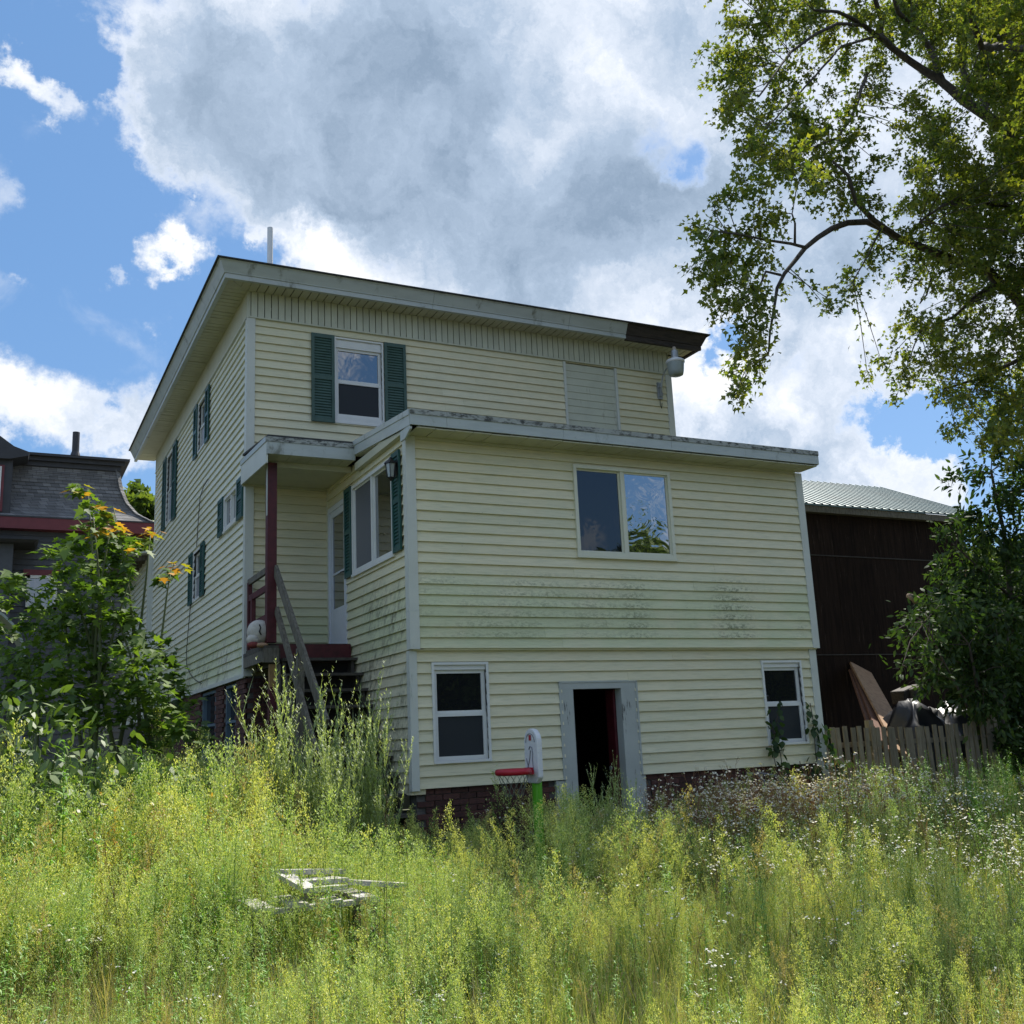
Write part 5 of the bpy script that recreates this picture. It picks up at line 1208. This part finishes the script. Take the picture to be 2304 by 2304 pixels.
for (x, y, r, n_) in ((640, 655, 26, 11), (465, 545, 16, 6), (650, 795, 22, 8), (745, 795, 22, 8), (620, 810, 14, 4), (930, 830, 26, 8), (820, 862, 14, 3), (1090, 1010, 20, 7), (1080, 1045, 18, 4)):
    Y = -.1+RG.uniform(-.2, .2); c = at(*z3(x, y), Y)
    for k in range(n_):
        a = 2*math.pi*k/n_+RG.uniform(-.3, .3); Aa = np.array([math.cos(a), math.sin(a), -.35]); Aa /= np.linalg.norm(Aa); Cc = np.array([math.cos(a)*.35, math.sin(a)*.35, 1.0]); Cc -= Aa*(Aa@Cc); Cc /= np.linalg.norm(Cc)
        put_leaf(ymesh[rnd.randrange(3)], c+RG.normal(size=3)*.04+Aa*.02, Aa, np.cross(Cc, Aa), Cc, RG.uniform(.09, .14), sap)

# ---- broad-leaved shrub low at the left
SHB = "260,1690,40 300,1730,45 250,1760,50 340,1760,40 380,1740,35 420,1770,40 330,1820,50 400,1830,45 250,1840,50 20,1600,45 80,1620,45 150,1610,40 60,1680,60 130,1680,55 200,1660,30 30,1750,70 110,1760,70 180,1740,40 60,1840,70 130,1840,50 10,1900,60"
sb = thing('shrub', 'leafy shrub with broad pale green leaves low at the left edge', 'shrub', (-4.0, -1.4, GZ))
LP2 = []
sm = MB()
for s in SHB.split():
    x, y, r = map(float, s.split(',')); c = at(x, y, -1.4+RG.uniform(-.4, .4)); rm = r*((c-CAM)@CF)/(FL*2304)
    LP2.append(c+RG.normal(size=(int(34*(rm/.2)**2)+6, 3))*rm*.6); sm.tube([(-4.2+RG.uniform(-.3, .3), -1.4, GZ), tuple((c+np.array([-4.0, -1.4, GZ]))/2), tuple(c)], [.012, .009, .005], 5)
sm.build('stems', pmat('green_stem', (.08, .12, .03), .7), sb, kind='stuff'); LP2 = np.concatenate(LP2)
A, B, C = frames(len(LP2), np.tile(np.array([[0, -.3, -.3]]), (len(LP2), 1)), 1.2); sz = .13*RG.uniform(.6, 1.2, len(LP2))
ML_SHR = leafmat('shrub_leaf', [(.06, .11, .025), (.10, .16, .03), (.14, .21, .04)], .4, .05)
f_ = np.argsort(LP2@CF)[:140]; r_ = np.setdiff1d(np.arange(len(LP2)), f_)
V, F, rv = scatter(*LEAF_OVAL, LP2[r_], A[r_], B[r_], C[r_], sz[r_], RG.uniform(0, 1, len(r_)))
o = bpy.data.objects.new('leaves', fast_mesh('leaves', V, F, rv, ML_SHR)); COL.objects.link(o); o.parent = sb; o.matrix_parent_inverse = Matrix.Translation(-Vector((-4.0, -1.4, GZ))); o['kind'] = 'stuff'
lm2 = [fast_mesh('leaf', LEAF_OVAL[0], LEAF_OVAL[1], np.full(6, k/4), ML_SHR) for k in range(5)]
for i in f_: put_leaf(lm2[rnd.randrange(5)], LP2[i], A[i], B[i], C[i], sz[i], sb)

# ---- climbing vine at the right lower window
vn = thing('climbing_vine', 'leafy vine climbing beside the right hand lower window', 'vine', (5.0, -.1, GZ))
vs = MB(); VP = []
for (x0, x1, z1, k) in ((4.9, 5.1, -.85, 26), (5.15, 5.0, -1.0, 18), (5.75, 5.66, -.75, 26), (5.6, 5.75, -1.3, 14), (5.2, 5.45, -1.5, 10), (6.0, 5.92, -1.1, 20), (5.9, 6.05, -1.5, 16)):
    P = [(x0+(x1-x0)*t+.06*math.sin(7*t+x0*9), -.06-.05*math.sin(5*t), GZ+(z1-GZ)*t) for t in np.linspace(0, 1, 12)]
    vs.tube(P, .006, 5)
    for _ in range(k*2): q = P[rnd.randrange(3, 12)]; VP.append(np.array(q)+RG.normal(size=3)*np.array([.07, .03, .06])+[0, -.03, 0])
vs.build('stems', M_BARK, vn, kind='stuff')
VP = np.array(VP); A, B, C = frames(len(VP), np.tile(np.array([[0, -.3, -.8]]), (len(VP), 1)), .4)
lm3 = [fast_mesh('leaf', LEAF_OVAL[0]*np.array([1, 1.8, 1]), LEAF_OVAL[1], np.full(6, k/4), ML_DARK) for k in range(5)]
for i in range(len(VP)): put_leaf(lm3[rnd.randrange(5)], VP[i], A[i], B[i], C[i], RG.uniform(.07, .13), vn)

# ================================================================== weeds
def strip(mbv, mbf, p, d, l, w, bend, side, rr, rv, seg=2):
    """bent blade as quads -> triangles list"""
    n0 = len(mbv); p = np.array(p, float)
    for i in range(seg+1):
        t = i/seg; c = p+np.array(d)*l*t+np.array([0, 0, -bend*l*t*t]); ww = w*(1-t)**.6 if i else w*.6
        if i == seg: ww = w*.05
        mbv.append(c+side*ww/2); mbv.append(c-side*ww/2); rr += [rv, rv]
    for i in range(seg): a = n0+2*i; mbf.append((a, a+1, a+3, a+2))
def wplant(kind, seed):
    r = np.random.default_rng(seed); v = []; f = []; rr = []
    def rdir(up):
        a = r.uniform(0, 2*math.pi); d = np.array([math.cos(a), math.sin(a), up]); return d/np.linalg.norm(d), np.array([-math.sin(a), math.cos(a), 0])
    if kind in ('panicle', 'panicle2'):
        lean = r.normal(size=2)*.08; H = r.uniform(.85, 1.1)
        sp = lambda t: np.array([lean[0]*t*t, lean[1]*t*t, H*t])
        for sd in (np.array([1, 0, 0]), np.array([0, 1, 0])):
            n0 = len(v)
            for i in range(5): c = sp(i/4); w = .0035*(1-i/6); v += [c+sd*w, c-sd*w]; rr += [.25, .25]
            for i in range(4): a = n0+2*i; f.append((a, a+1, a+3, a+2))
        for i in range(26 if kind == 'panicle' else 34):
            t = r.uniform(.12, .72); d, s = rdir(r.uniform(.3, 1.0)); strip(v, f, sp(t), d, r.uniform(.05, .10)*(1.15-t*.5), .008, r.uniform(.2, .8), s, rr, r.uniform(.0, .55))
        nbr = 30 if kind == 'panicle' else 18; t0 = .45 if kind == 'panicle' else .6
        for i in range(nbr):
            t = t0+(1-t0)*(i/nbr)**.9; d, s = rdir(r.uniform(.9, 1.6)); l = (.17*(1-(t-t0)/(1-t0))**.8+.035)*r.uniform(.7, 1.15)
            p0 = sp(t); n0 = len(v); e = p0+d*l
            v += [p0+s*.0012, p0-s*.0012, e-s*.001, e+s*.001]; rr += [.5]*4; f.append((n0, n0+1, n0+2, n0+3))
            for k in range(int(6+l*70)):
                q = r.uniform(.25, 1.05); c = p0+d*l*q+r.normal(size=3)*(.010+.02*(l*q)); ax = r.normal(size=3); ax[2] = abs(ax[2])+.6; ax /= np.linalg.norm(ax); b = np.cross(ax, r.normal(size=3)); b /= np.linalg.norm(b)
                n0 = len(v); sz_ = r.uniform(.0065, .0115); rv_ = r.uniform(.62, 1)
                v += [c, c+ax*sz_+b*sz_*.33, c+ax*sz_*1.7, c+ax*sz_-b*sz_*.33]; rr += [rv_]*4; f.append((n0, n0+1, n0+2, n0+3))
    elif kind == 'grass':
        for i in range(42):
            d, s = rdir(r.uniform(1.3, 5)); p = np.array([r.normal()*.06, r.normal()*.06, 0]); strip(v, f, p, d, r.uniform(.35, .85), r.uniform(.004, .008), r.uniform(.05, .45), s, rr, r.uniform(0, 1), seg=4)
    elif kind == 'leafy':
        lean = r.normal(size=2)*.06; H = r.uniform(.8, 1.1); sp = lambda t: np.array([lean[0]*t*t, lean[1]*t*t, H*t])
        for sd in (np.array([1, 0, 0]), np.array([0, 1, 0])):
            n0 = len(v)
            for i in range(4): c = sp(i/3); w = .004*(1-i/5); v += [c+sd*w, c-sd*w]; rr += [.2, .2]
            for i in range(3): a = n0+2*i; f.append((a, a+1, a+3, a+2))
        for i in range(58):
            t = r.uniform(.12, 1)**.8; d, s = rdir(r.uniform(.25, 1.1)); strip(v, f, sp(t), d, r.uniform(.06, .13)*(1.2-.6*t), r.uniform(.012, .022)*(1.2-.5*t), r.uniform(.2, .9), s, rr, r.uniform(.1, 1), seg=3)
    elif kind == 'fleabane':
        H = r.uniform(.75, 1.0)
        def br(p, d, l, w, dep):
            e = p+d*l; s = np.cross(d, [.3, .9, .1]); s /= np.linalg.norm(s); n0 = len(v); v.extend([p+s*w, p-s*w, e-s*w*.6, e+s*w*.6]); rr.extend([.1]*4); f.append((n0, n0+1, n0+2, n0+3))
            s2 = np.cross(d, s); n0 = len(v); v.extend([p+s2*w, p-s2*w, e-s2*w*.6, e+s2*w*.6]); rr.extend([.1]*4); f.append((n0, n0+1, n0+2, n0+3))
            if dep == 0:
                a = r.normal(size=3)*.4; a[2] += 1; a /= np.linalg.norm(a); u = np.cross(a, [1, 0, .1]); u /= np.linalg.norm(u); w_ = np.cross(a, u); R0 = r.uniform(.008, .014)
                n0 = len(v); v.extend([e+a*.003+(u*math.cos(k*math.pi/2)+w_*math.sin(k*math.pi/2))*R0 for k in range(4)]); rr.extend([.95]*4); f.append((n0, n0+1, n0+2, n0+3)); return
            for _ in range(r.integers(2, 4)):
                dd = d+r.normal(size=3)*.42; dd[2] = abs(dd[2])+.3; dd /= np.linalg.norm(dd); br(e, dd, l*r.uniform(.35, .6), w*.75, dep-1)
        br(np.zeros(3), np.array([r.normal()*.06, r.normal()*.06, 1.]), H*.5, .0028, 3)
        for i in range(14): d, s = rdir(.7); strip(v, f, np.array([0, 0, r.uniform(.05, .5)]), d, .07, .011, .6, s, rr, r.uniform(.2, .5))
    elif kind == 'dead':
        H = r.uniform(.8, 1.15); lean = r.normal(size=2)*.12; sp = lambda t: np.array([lean[0]*t*t, lean[1]*t*t, H*t])
        for sd in (np.array([1, 0, 0]), np.array([0, 1, 0])):
            n0 = len(v)
            for i in range(5): c = sp(i/4); w = .004*(1-i/6); v += [c+sd*w, c-sd*w]; rr += [.2, .2]
            for i in range(4): a = n0+2*i; f.append((a, a+1, a+3, a+2))
        for i in range(16):
            t = r.uniform(.3, 1); d, s = rdir(r.uniform(1.2, 2.5)); strip(v, f, sp(t), d, r.uniform(.05, .16), .004, .05, s, rr, r.uniform(.1, .6), seg=2)
            for _ in range(5): q = r.uniform(.3, 1); dd, ss = rdir(.8); strip(v, f, sp(t)+d*.1*q, dd, .016, .010, .3, ss, rr, r.uniform(.3, 1), seg=1)
        for i in range(8): t = r.uniform(.05, .5); d, s = rdir(r.uniform(-.3, .6)); strip(v, f, sp(t), d, r.uniform(.06, .12), .018, 1.0, s, rr, r.uniform(.2, .7), seg=3)
    elif kind == 'mugwort':
        H = 1.0
        for k in range(11):
            a = r.uniform(0, 2*math.pi); q0 = r.uniform(.02, .3); d0 = np.array([math.cos(a)*q0, math.sin(a)*q0, 1]); hh = r.uniform(.6, 1.0)*(1.05-q0*.6)
            sp = lambda t: np.array([d0[0]*t*hh*1.1+.02*math.sin(6*t+a), d0[1]*t*hh*1.1, hh*t])
            n0 = len(v)
            for i in range(9): c = sp(i/8); w = .0035*(1-i/10); s = np.array([-math.sin(a), math.cos(a), 0]); v += [c+s*w, c-s*w]; rr += [.3, .3]
            for i in range(8): q = n0+2*i; f.append((q, q+1, q+3, q+2))
            for i in range(150):
                t = r.uniform(.05, 1); d, s = rdir(r.uniform(.7, 2.2)); strip(v, f, sp(t), d, r.uniform(.02, .06)*(1.4-t), .008, r.uniform(-.2, .6), s, rr, r.uniform(.2, 1), seg=2)
            for i in range(9):
                t = r.uniform(.35, .9); d, s = rdir(r.uniform(1.6, 3)); l = r.uniform(.10, .22); strip(v, f, sp(t), d, l, .004, .1, s, rr, .4, seg=2)
                for _ in range(12): q = r.uniform(.2, 1); dd, ss = rdir(1.2); strip(v, f, sp(t)+d*l*q, dd, .018, .006, .2, ss, rr, r.uniform(.3, 1), seg=1)
    return np.array(v), np.array(f), np.array(rr)
MW_PAN = leafmat('yellow_green_weed', [(.08, .14, .02), (.13, .21, .028), (.58, .59, .15), (.82, .80, .32)], .34, .03, objrand=False)  # leaves darkened and buds lightened: gap shade and sunlit tips put into colour
MW_PAN2 = leafmat('blue_green_weed', [(.07, .14, .028), (.11, .20, .04), (.36, .47, .13), (.60, .66, .27)], .34, .03)
MW_PAN3 = leafmat('drying_weed', [(.16, .15, .045), (.26, .20, .06), (.46, .36, .14), (.6, .5, .25)], .35, .03)
MW_GRS = leafmat('meadow_grass', [(.13, .22, .03), (.22, .34, .05), (.40, .41, .10), (.60, .53, .25)], .3, .05)
MW_DRY = leafmat('dry_grass', [(.38, .31, .15), (.55, .45, .25), (.44, .42, .16)], .35, .04)
MW_LEF = leafmat('leafy_weed', [(.09, .20, .025), (.16, .33, .04), (.30, .48, .07)], .4, .05)
MW_GOL = leafmat('golden_dying_weed', [(.30, .22, .04), (.42, .30, .05), (.45, .22, .05)], .4, .04)
MW_FLB = leafmat('fleabane', [(.09, .12, .035), (.13, .14, .05), (.40, .40, .30), (.72, .70, .66)], .3, .03)
MW_BRN = leafmat('brown_fleabane', [(.28, .15, .09), (.34, .20, .11), (.50, .42, .30), (.78, .72, .62)], .3, .03)
MW_MUG = leafmat('mugwort', [(.20, .26, .11), (.34, .41, .19), (.54, .60, .34)], .4, .05)
def gn_scatter(name, label, cat, kinds_mats, P, rotz, scl, tilt, idx):
    """one stuff object: instances of a few plant meshes on hand-computed points"""
    coll = bpy.data.collections.new(name+'_sources'); k = 0
    for (kd, mt, seed) in kinds_mats:
        v, f, rr = wplant(kd, seed); me = fast_mesh('plant', v, f, rr, mt); ob = bpy.data.objects.new('%02d_plant' % k, me); coll.objects.link(ob); k += 1
    me = bpy.data.meshes.new(name); me.vertices.add(len(P)); me.vertices.foreach_set('co', np.asarray(P, np.float32).ravel())
    a = me.attributes.new('rot', 'FLOAT_VECTOR', 'POINT'); R3 = np.stack([tilt[:, 0], tilt[:, 1], rotz], 1).astype(np.float32); a.data.foreach_set('vector', R3.ravel())
    a = me.attributes.new('scl', 'FLOAT', 'POINT'); a.data.foreach_set('value', scl.astype(np.float32))
    a = me.attributes.new('idx', 'INT', 'POINT'); a.data.foreach_set('value', idx.astype(np.int32))
    o = bpy.data.objects.new(name, me); COL.objects.link(o)
    ng = bpy.data.node_groups.new(name, 'GeometryNodeTree'); ng.interface.new_socket('Geometry', in_out='INPUT', socket_type='NodeSocketGeometry'); ng.interface.new_socket('Geometry', in_out='OUTPUT', socket_type='NodeSocketGeometry')
    gi = ng.nodes.new('NodeGroupInput'); go = ng.nodes.new('NodeGroupOutput'); ip = ng.nodes.new('GeometryNodeInstanceOnPoints'); ci = ng.nodes.new('GeometryNodeCollectionInfo')
    ci.inputs['Collection'].default_value = coll; ci.inputs['Separate Children'].default_value = True; ci.inputs['Reset Children'].default_value = True
    def na(nm, ty):
        n = ng.nodes.new('GeometryNodeInputNamedAttribute'); n.data_type = ty; n.inputs[0].default_value = nm; return n.outputs['Attribute']
    ng.links.new(gi.outputs[0], ip.inputs['Points']); ng.links.new(ci.outputs[0], ip.inputs['Instance']); ip.inputs['Pick Instance'].default_value = True
    ng.links.new(na('idx', 'INT'), ip.inputs['Instance Index']); ng.links.new(na('rot', 'FLOAT_VECTOR'), ip.inputs['Rotation']); ng.links.new(na('scl', 'FLOAT'), ip.inputs['Scale'])
    ng.links.new(ip.outputs[0], go.inputs[0])
    md = o.modifiers.new('scatter', 'NODES'); md.node_group = ng
    o['kind'] = 'stuff'; o['label'] = label; o['category'] = cat
    return o
def noise2(x, y, s, ph=0.0):
    return .5+.25*(np.sin(x*s+1.3*np.sin(y*s*.7+ph)+ph)+np.sin(y*s*1.3+1.7*np.sin(x*s*.6-ph)+2*ph))
def field(n, seed):
    g = np.random.default_rng(seed); out = []
    # area: polar round the viewer so that the density falls off with distance like the eye needs
    while sum(len(o) for o in out) < n:
        m_ = n*2; x = g.uniform(-13, 15, m_); y = g.uniform(-10.4, 8.0, m_)
        dx, dy = x-CAM[0], y-CAM[1]; dist = np.hypot(dx, dy); ang = np.arctan2(dx, dy)-YAW
        ok = (np.abs(ang) < math.radians(38)) & (dist > 1.5)
        ok &= ~((x > -.15) & (x < 6.3) & (y > -.12)); ok &= ~((x > -1.35) & (y > .0) & (x < 6.3))
        ok &= ~((y > 3) & (x < 6.3) & (x > -2.0))
        ok &= g.uniform(0, 1, m_) < np.clip(7.0/dist, .25, 1.0)
        ok &= ~((np.hypot(x-HX, y-HY) < .12))
        ph = np.hypot(HX-CAM[0], HY-CAM[1]); hd = ((HX-CAM[0])/ph, (HY-CAM[1])/ph); t2 = dx*hd[0]+dy*hd[1]; p2 = dx*hd[1]-dy*hd[0]; ok &= ~((t2 > ph-2.8) & (t2 < ph+.3) & (p2 > -.42) & (p2 < .12) & (g.uniform(0, 1, m_) < .88))
        pal = at(740, 1985, -4.1); dd_ = np.stack([pal[0]-CAM[0], pal[1]-CAM[1]]); Ld = np.hypot(*dd_); dd_ = dd_/Ld; tt = dx*dd_[0]+dy*dd_[1]; pp_ = np.abs(dx*dd_[1]-dy*dd_[0])
        pu = g.uniform(0, 1, m_); ok &= ~((tt > Ld-.40) & (tt < Ld+.25) & (pp_ < .5) & (pu < .95)); ok &= ~((tt > Ld-1.3) & (tt <= Ld-.40) & (pp_ < .45) & (pu < .15))
        out.append(np.stack([x[ok], y[ok]], 1))
    return np.concatenate(out)[:n], g
GH = np.vectorize(ground_h)
def hmap(x, y, g):
    dist = np.hypot(x-CAM[0], y-CAM[1])
    h = np.interp(dist, [1.5, 3, 5, 7, 9, 12, 20], [.34, .40, .50, .58, .72, .80, .78])
    h = h*(1+.62/(1+np.exp((x+1.9)*3))*np.clip((dist-5.5)/2, 0, 1))
    return h
# 1 yellow-green panicle weeds
P2, g = field(13500, 21); x, y = P2[:, 0], P2[:, 1]
right = 1/(1+np.exp(-(x-3.2-.25*y)*1.4))
keep = g.uniform(0, 1, len(x)) > .72*right
keep &= ~((noise2(x, y, .9, 1.0) > .74) & (g.uniform(0, 1, len(x)) < .85))
keep &= g.uniform(0, 1, len(x)) < np.where(noise2(x, y, .55, 3.0) > .6, .55, 1.0)
x, y, right = x[keep], y[keep], right[keep]; n = len(x)
s = hmap(x, y, g)*g.uniform(.72, 1.2, n)*(1-.18*right)*(.60+.75*noise2(x, y, 2.3, .4))*np.where((x > 5.5), .95, 1.0)
mix = noise2(x, y, 1.1, 2.2)
idx = np.where(g.uniform(0, 1, n) < .07, 10+g.integers(0, 2, n), np.where(g.uniform(0, 1, n) < mix*.75, g.integers(0, 5, n), 5+g.integers(0, 5, n)))
pz = GH(x, y)-.02
kinds = [('panicle', MW_PAN, 100+i) for i in range(5)]+[('panicle2', MW_PAN2, 120+i) for i in range(3)]+[('panicle', MW_PAN2, 130+i) for i in range(2)]+[('panicle', MW_PAN3, 140+i) for i in range(2)]
gn_scatter('panicle_weeds', 'dense waist high yellow green panicle weeds filling the yard', 'weeds', kinds, np.stack([x, y, pz], 1), g.uniform(0, 6.28, n), s, g.normal(size=(n, 2))*.09, idx)
# 2 grass
P2, g = field(9500, 22); x, y = P2[:, 0], P2[:, 1]; n = len(x)
dist = np.hypot(x-CAM[0], y-CAM[1])
dryp = (np.exp(-((x+3.6)**2+(y+6.6)**2)/2.2)+np.exp(-((x+2.2)**2+(y+8.4)**2)/1.2)+np.exp(-((x+4.4)**2+(y+4.2)**2)/.8))
isdry = g.uniform(0, 1, n) < np.clip(.10+dryp*.7, 0, .8)
idx = np.where(isdry, 4+g.integers(0, 2, n), g.integers(0, 4, n))
s = np.interp(dist, [1.5, 4, 7, 9, 20], [.5, .58, .7, .8, .8])*g.uniform(.6, 1.1, n)*np.where((x > 5.5), .75, 1.0)
gn_scatter('meadow_grass', 'arching green and straw coloured grass between the weeds', 'grass', [('grass', MW_GRS, 200+i) for i in range(4)]+[('grass', MW_DRY, 210+i) for i in range(2)], np.stack([x, y, GH(x, y)-.02], 1), g.uniform(0, 6.28, n), s, g.normal(size=(n, 2))*.12, idx)
# 3 leafy weeds
P2, g = field(5200, 23); x, y = P2[:, 0], P2[:, 1]
wl = 1/(1+np.exp((x+1.6-.1*y)*1.2))+.5/(1+np.exp(-(x-4.)*1.2))+.34
keep = g.uniform(0, 1, len(x)) < wl; x, y = x[keep], y[keep]; n = len(x)
s = hmap(x, y, g)*g.uniform(.65, 1.12, n)*np.where((x > 5.5), 1.1, 1.0)
gold = np.exp(-((x+2.95)**2+(y+2.9)**2)/.35)
idx = np.where(g.uniform(0, 1, n) < gold*1.2, 4+g.integers(0, 2, n), g.integers(0, 4, n))
gn_scatter('leafy_weeds', 'leafy green weed stalks among the grass', 'weeds', [('leafy', MW_LEF, 300+i) for i in range(4)]+[('leafy', MW_GOL, 310+i) for i in range(2)], np.stack([x, y, GH(x, y)-.02], 1), g.uniform(0, 6.28, n), s, g.normal(size=(n, 2))*.1, idx)
# 4 fleabane
P2, g = field(5200, 24); x, y = P2[:, 0], P2[:, 1]
wr = 1/(1+np.exp(-(x-1.6-.12*y)*1.3)); brn = np.exp(-((x-3.0)**2/1.5+(y+2.4)**2/1.2))
keep = g.uniform(0, 1, len(x)) < np.clip(.06+.65*wr+1.6*brn, 0, 1); x, y, brn = x[keep], y[keep], brn[keep]
xa = g.normal(3.1, .9, 420); ya = np.minimum(g.normal(-2.3, .55, 420), -.4); x = np.concatenate([x, xa]); y = np.concatenate([y, ya]); brn = np.concatenate([brn, np.ones(420)]); n = len(x)
s = hmap(x, y, g)*g.uniform(.75, 1.25, n)*(1+.25*brn)*np.where((x > 5.5), .7, 1.0); idx = np.where(g.uniform(0, 1, n) < .12+brn*1.3, 4+g.integers(0, 3, n), g.integers(0, 4, n))
gn_scatter('fleabane_flowers', 'small white fleabane flowers on thin branching stems', 'wildflowers', [('fleabane', MW_FLB, 400+i) for i in range(4)]+[('fleabane', MW_BRN, 410+i) for i in range(3)], np.stack([x, y, GH(x, y)-.02], 1), g.uniform(0, 6.28, n), s, g.normal(size=(n, 2))*.07, idx)
P2, g = field(900, 25); x, y = P2[:, 0], P2[:, 1]; n = len(x)
MW_DEAD = leafmat('dead_stalk', [(.07, .045, .03), (.14, .09, .055), (.24, .16, .09)], .2, .02)
gn_scatter('dead_stalks', 'brown dead stalks standing here and there in the weeds', 'weeds', [('dead', MW_DEAD, 600+i) for i in range(4)], np.stack([x, y, GH(x, y)-.02], 1), g.uniform(0, 6.28, n), hmap(x, y, g)*g.uniform(.7, 1.25, n), g.normal(size=(n, 2))*.15, g.integers(0, 4, n))
# 5 tall individual weeds standing clear of the rest
for c_ in ():
    pass
mug = [fast_mesh('tall_weed', *wplant('mugwort', 500+i), MW_MUG) for i in range(4)]
pan = [fast_mesh('tall_weed', *wplant('panicle', 520+i), MW_PAN) for i in range(3)]
lef = [fast_mesh('tall_weed', *wplant('leafy', 540+i), MW_LEF) for i in range(3)]
TW = [(700, 1650, -2.0, 1, 'spiky weed with the lowest tip between both clumps'), (830, 1590, -1.8, 0, 'rightmost spike of the bushy clump at the porch side wall'), (612, 1680, -2.2, 3, 'broad low spiky weed at the foot of the tallest one'), (632, 1514, -2.0, 0, 'tallest slender weed with upright spikes in front of the porch stairs'), (600, 1600, -1.9, 1, 'upright spiky weed just left of the tallest one by the stairs'), (672, 1600, -2.1, 2, 'upright spiky weed just right of the tallest one by the stairs'),
      (545, 1650, -2.0, 0, 'shorter spiky weed before the brick corner'), (745, 1548, -1.8, 3, 'bushy grey green weed before the lower stairs'), (800, 1516, -1.7, 1, 'tall bushy grey green weed against the porch side wall'), (775, 1600, -2.1, 2, 'grey green weed between the two bushy ones by the wall'), (715, 1640, -2.2, 3, 'grey green weed low before the handrail'),
      (850, 1640, -2.0, 0, 'bushy weed at the corner of the front wing'), (1355, 1705, -2.3, 1, 'pale branching weed standing before the dark cellar doorway'), (1410, 1740, -2.4, 2, 'thin spiky weed at the right jamb of the cellar doorway')]
for (px, py, Y, k, lab) in TW:
    c = at(px, py, Y); h = c[2]-GZ; o = bpy.data.objects.new('tall_weed', mug[k]); COL.objects.link(o); o.location = (c[0], Y, GZ); o.scale = (h*1.0, h*1.0, h*1.06); o.rotation_euler = (0, 0, px*.7); tag(o, lab, 'weed', 'tall spiky weeds by the house')
for (px, py, Y, me, lab) in ((1148, 1795, -2.7, pan[0], 'yellow green plume standing alone left of the hoop pole'), (1215, 1790, -2.7, pan[1], 'yellow green plume before the hoop pole'), (1260, 1790, -2.8, pan[2], 'yellow green plume right of the hoop pole'), (1010, 1800, -2.6, pan[1], 'plume below the left lower window'), (1085, 1880, -3.2, pan[2], 'broad plume nearest the viewer below the hoop'),
                             (160, 1545, -3.0, lef[0], 'tall leafy spire rising before the maple at the left'), (375, 1620, -1.6, lef[1], 'leafy stalk in the dark gap before the maple'), (300, 1640, -1.8, lef[2], 'leafy stalk left in the row before the maple'), (262, 1640, -1.8, lef[0], 'leftmost leafy stalk in the row before the maple'), (405, 1640, -1.5, lef[0], 'rightmost leafy stalk in the row before the maple'), (340, 1660, -1.7, lef[1], 'middle leafy stalk in the row before the maple')):
    c = at(px, py, Y); h = c[2]-GZ; o = bpy.data.objects.new('tall_weed', me); COL.objects.link(o); o.location = (c[0], Y, GZ); o.scale = (h*1.0,)*3; o.rotation_euler = (0, 0, px*.3); tag(o, lab, 'weed', 'tall plumes and leafy stalks')
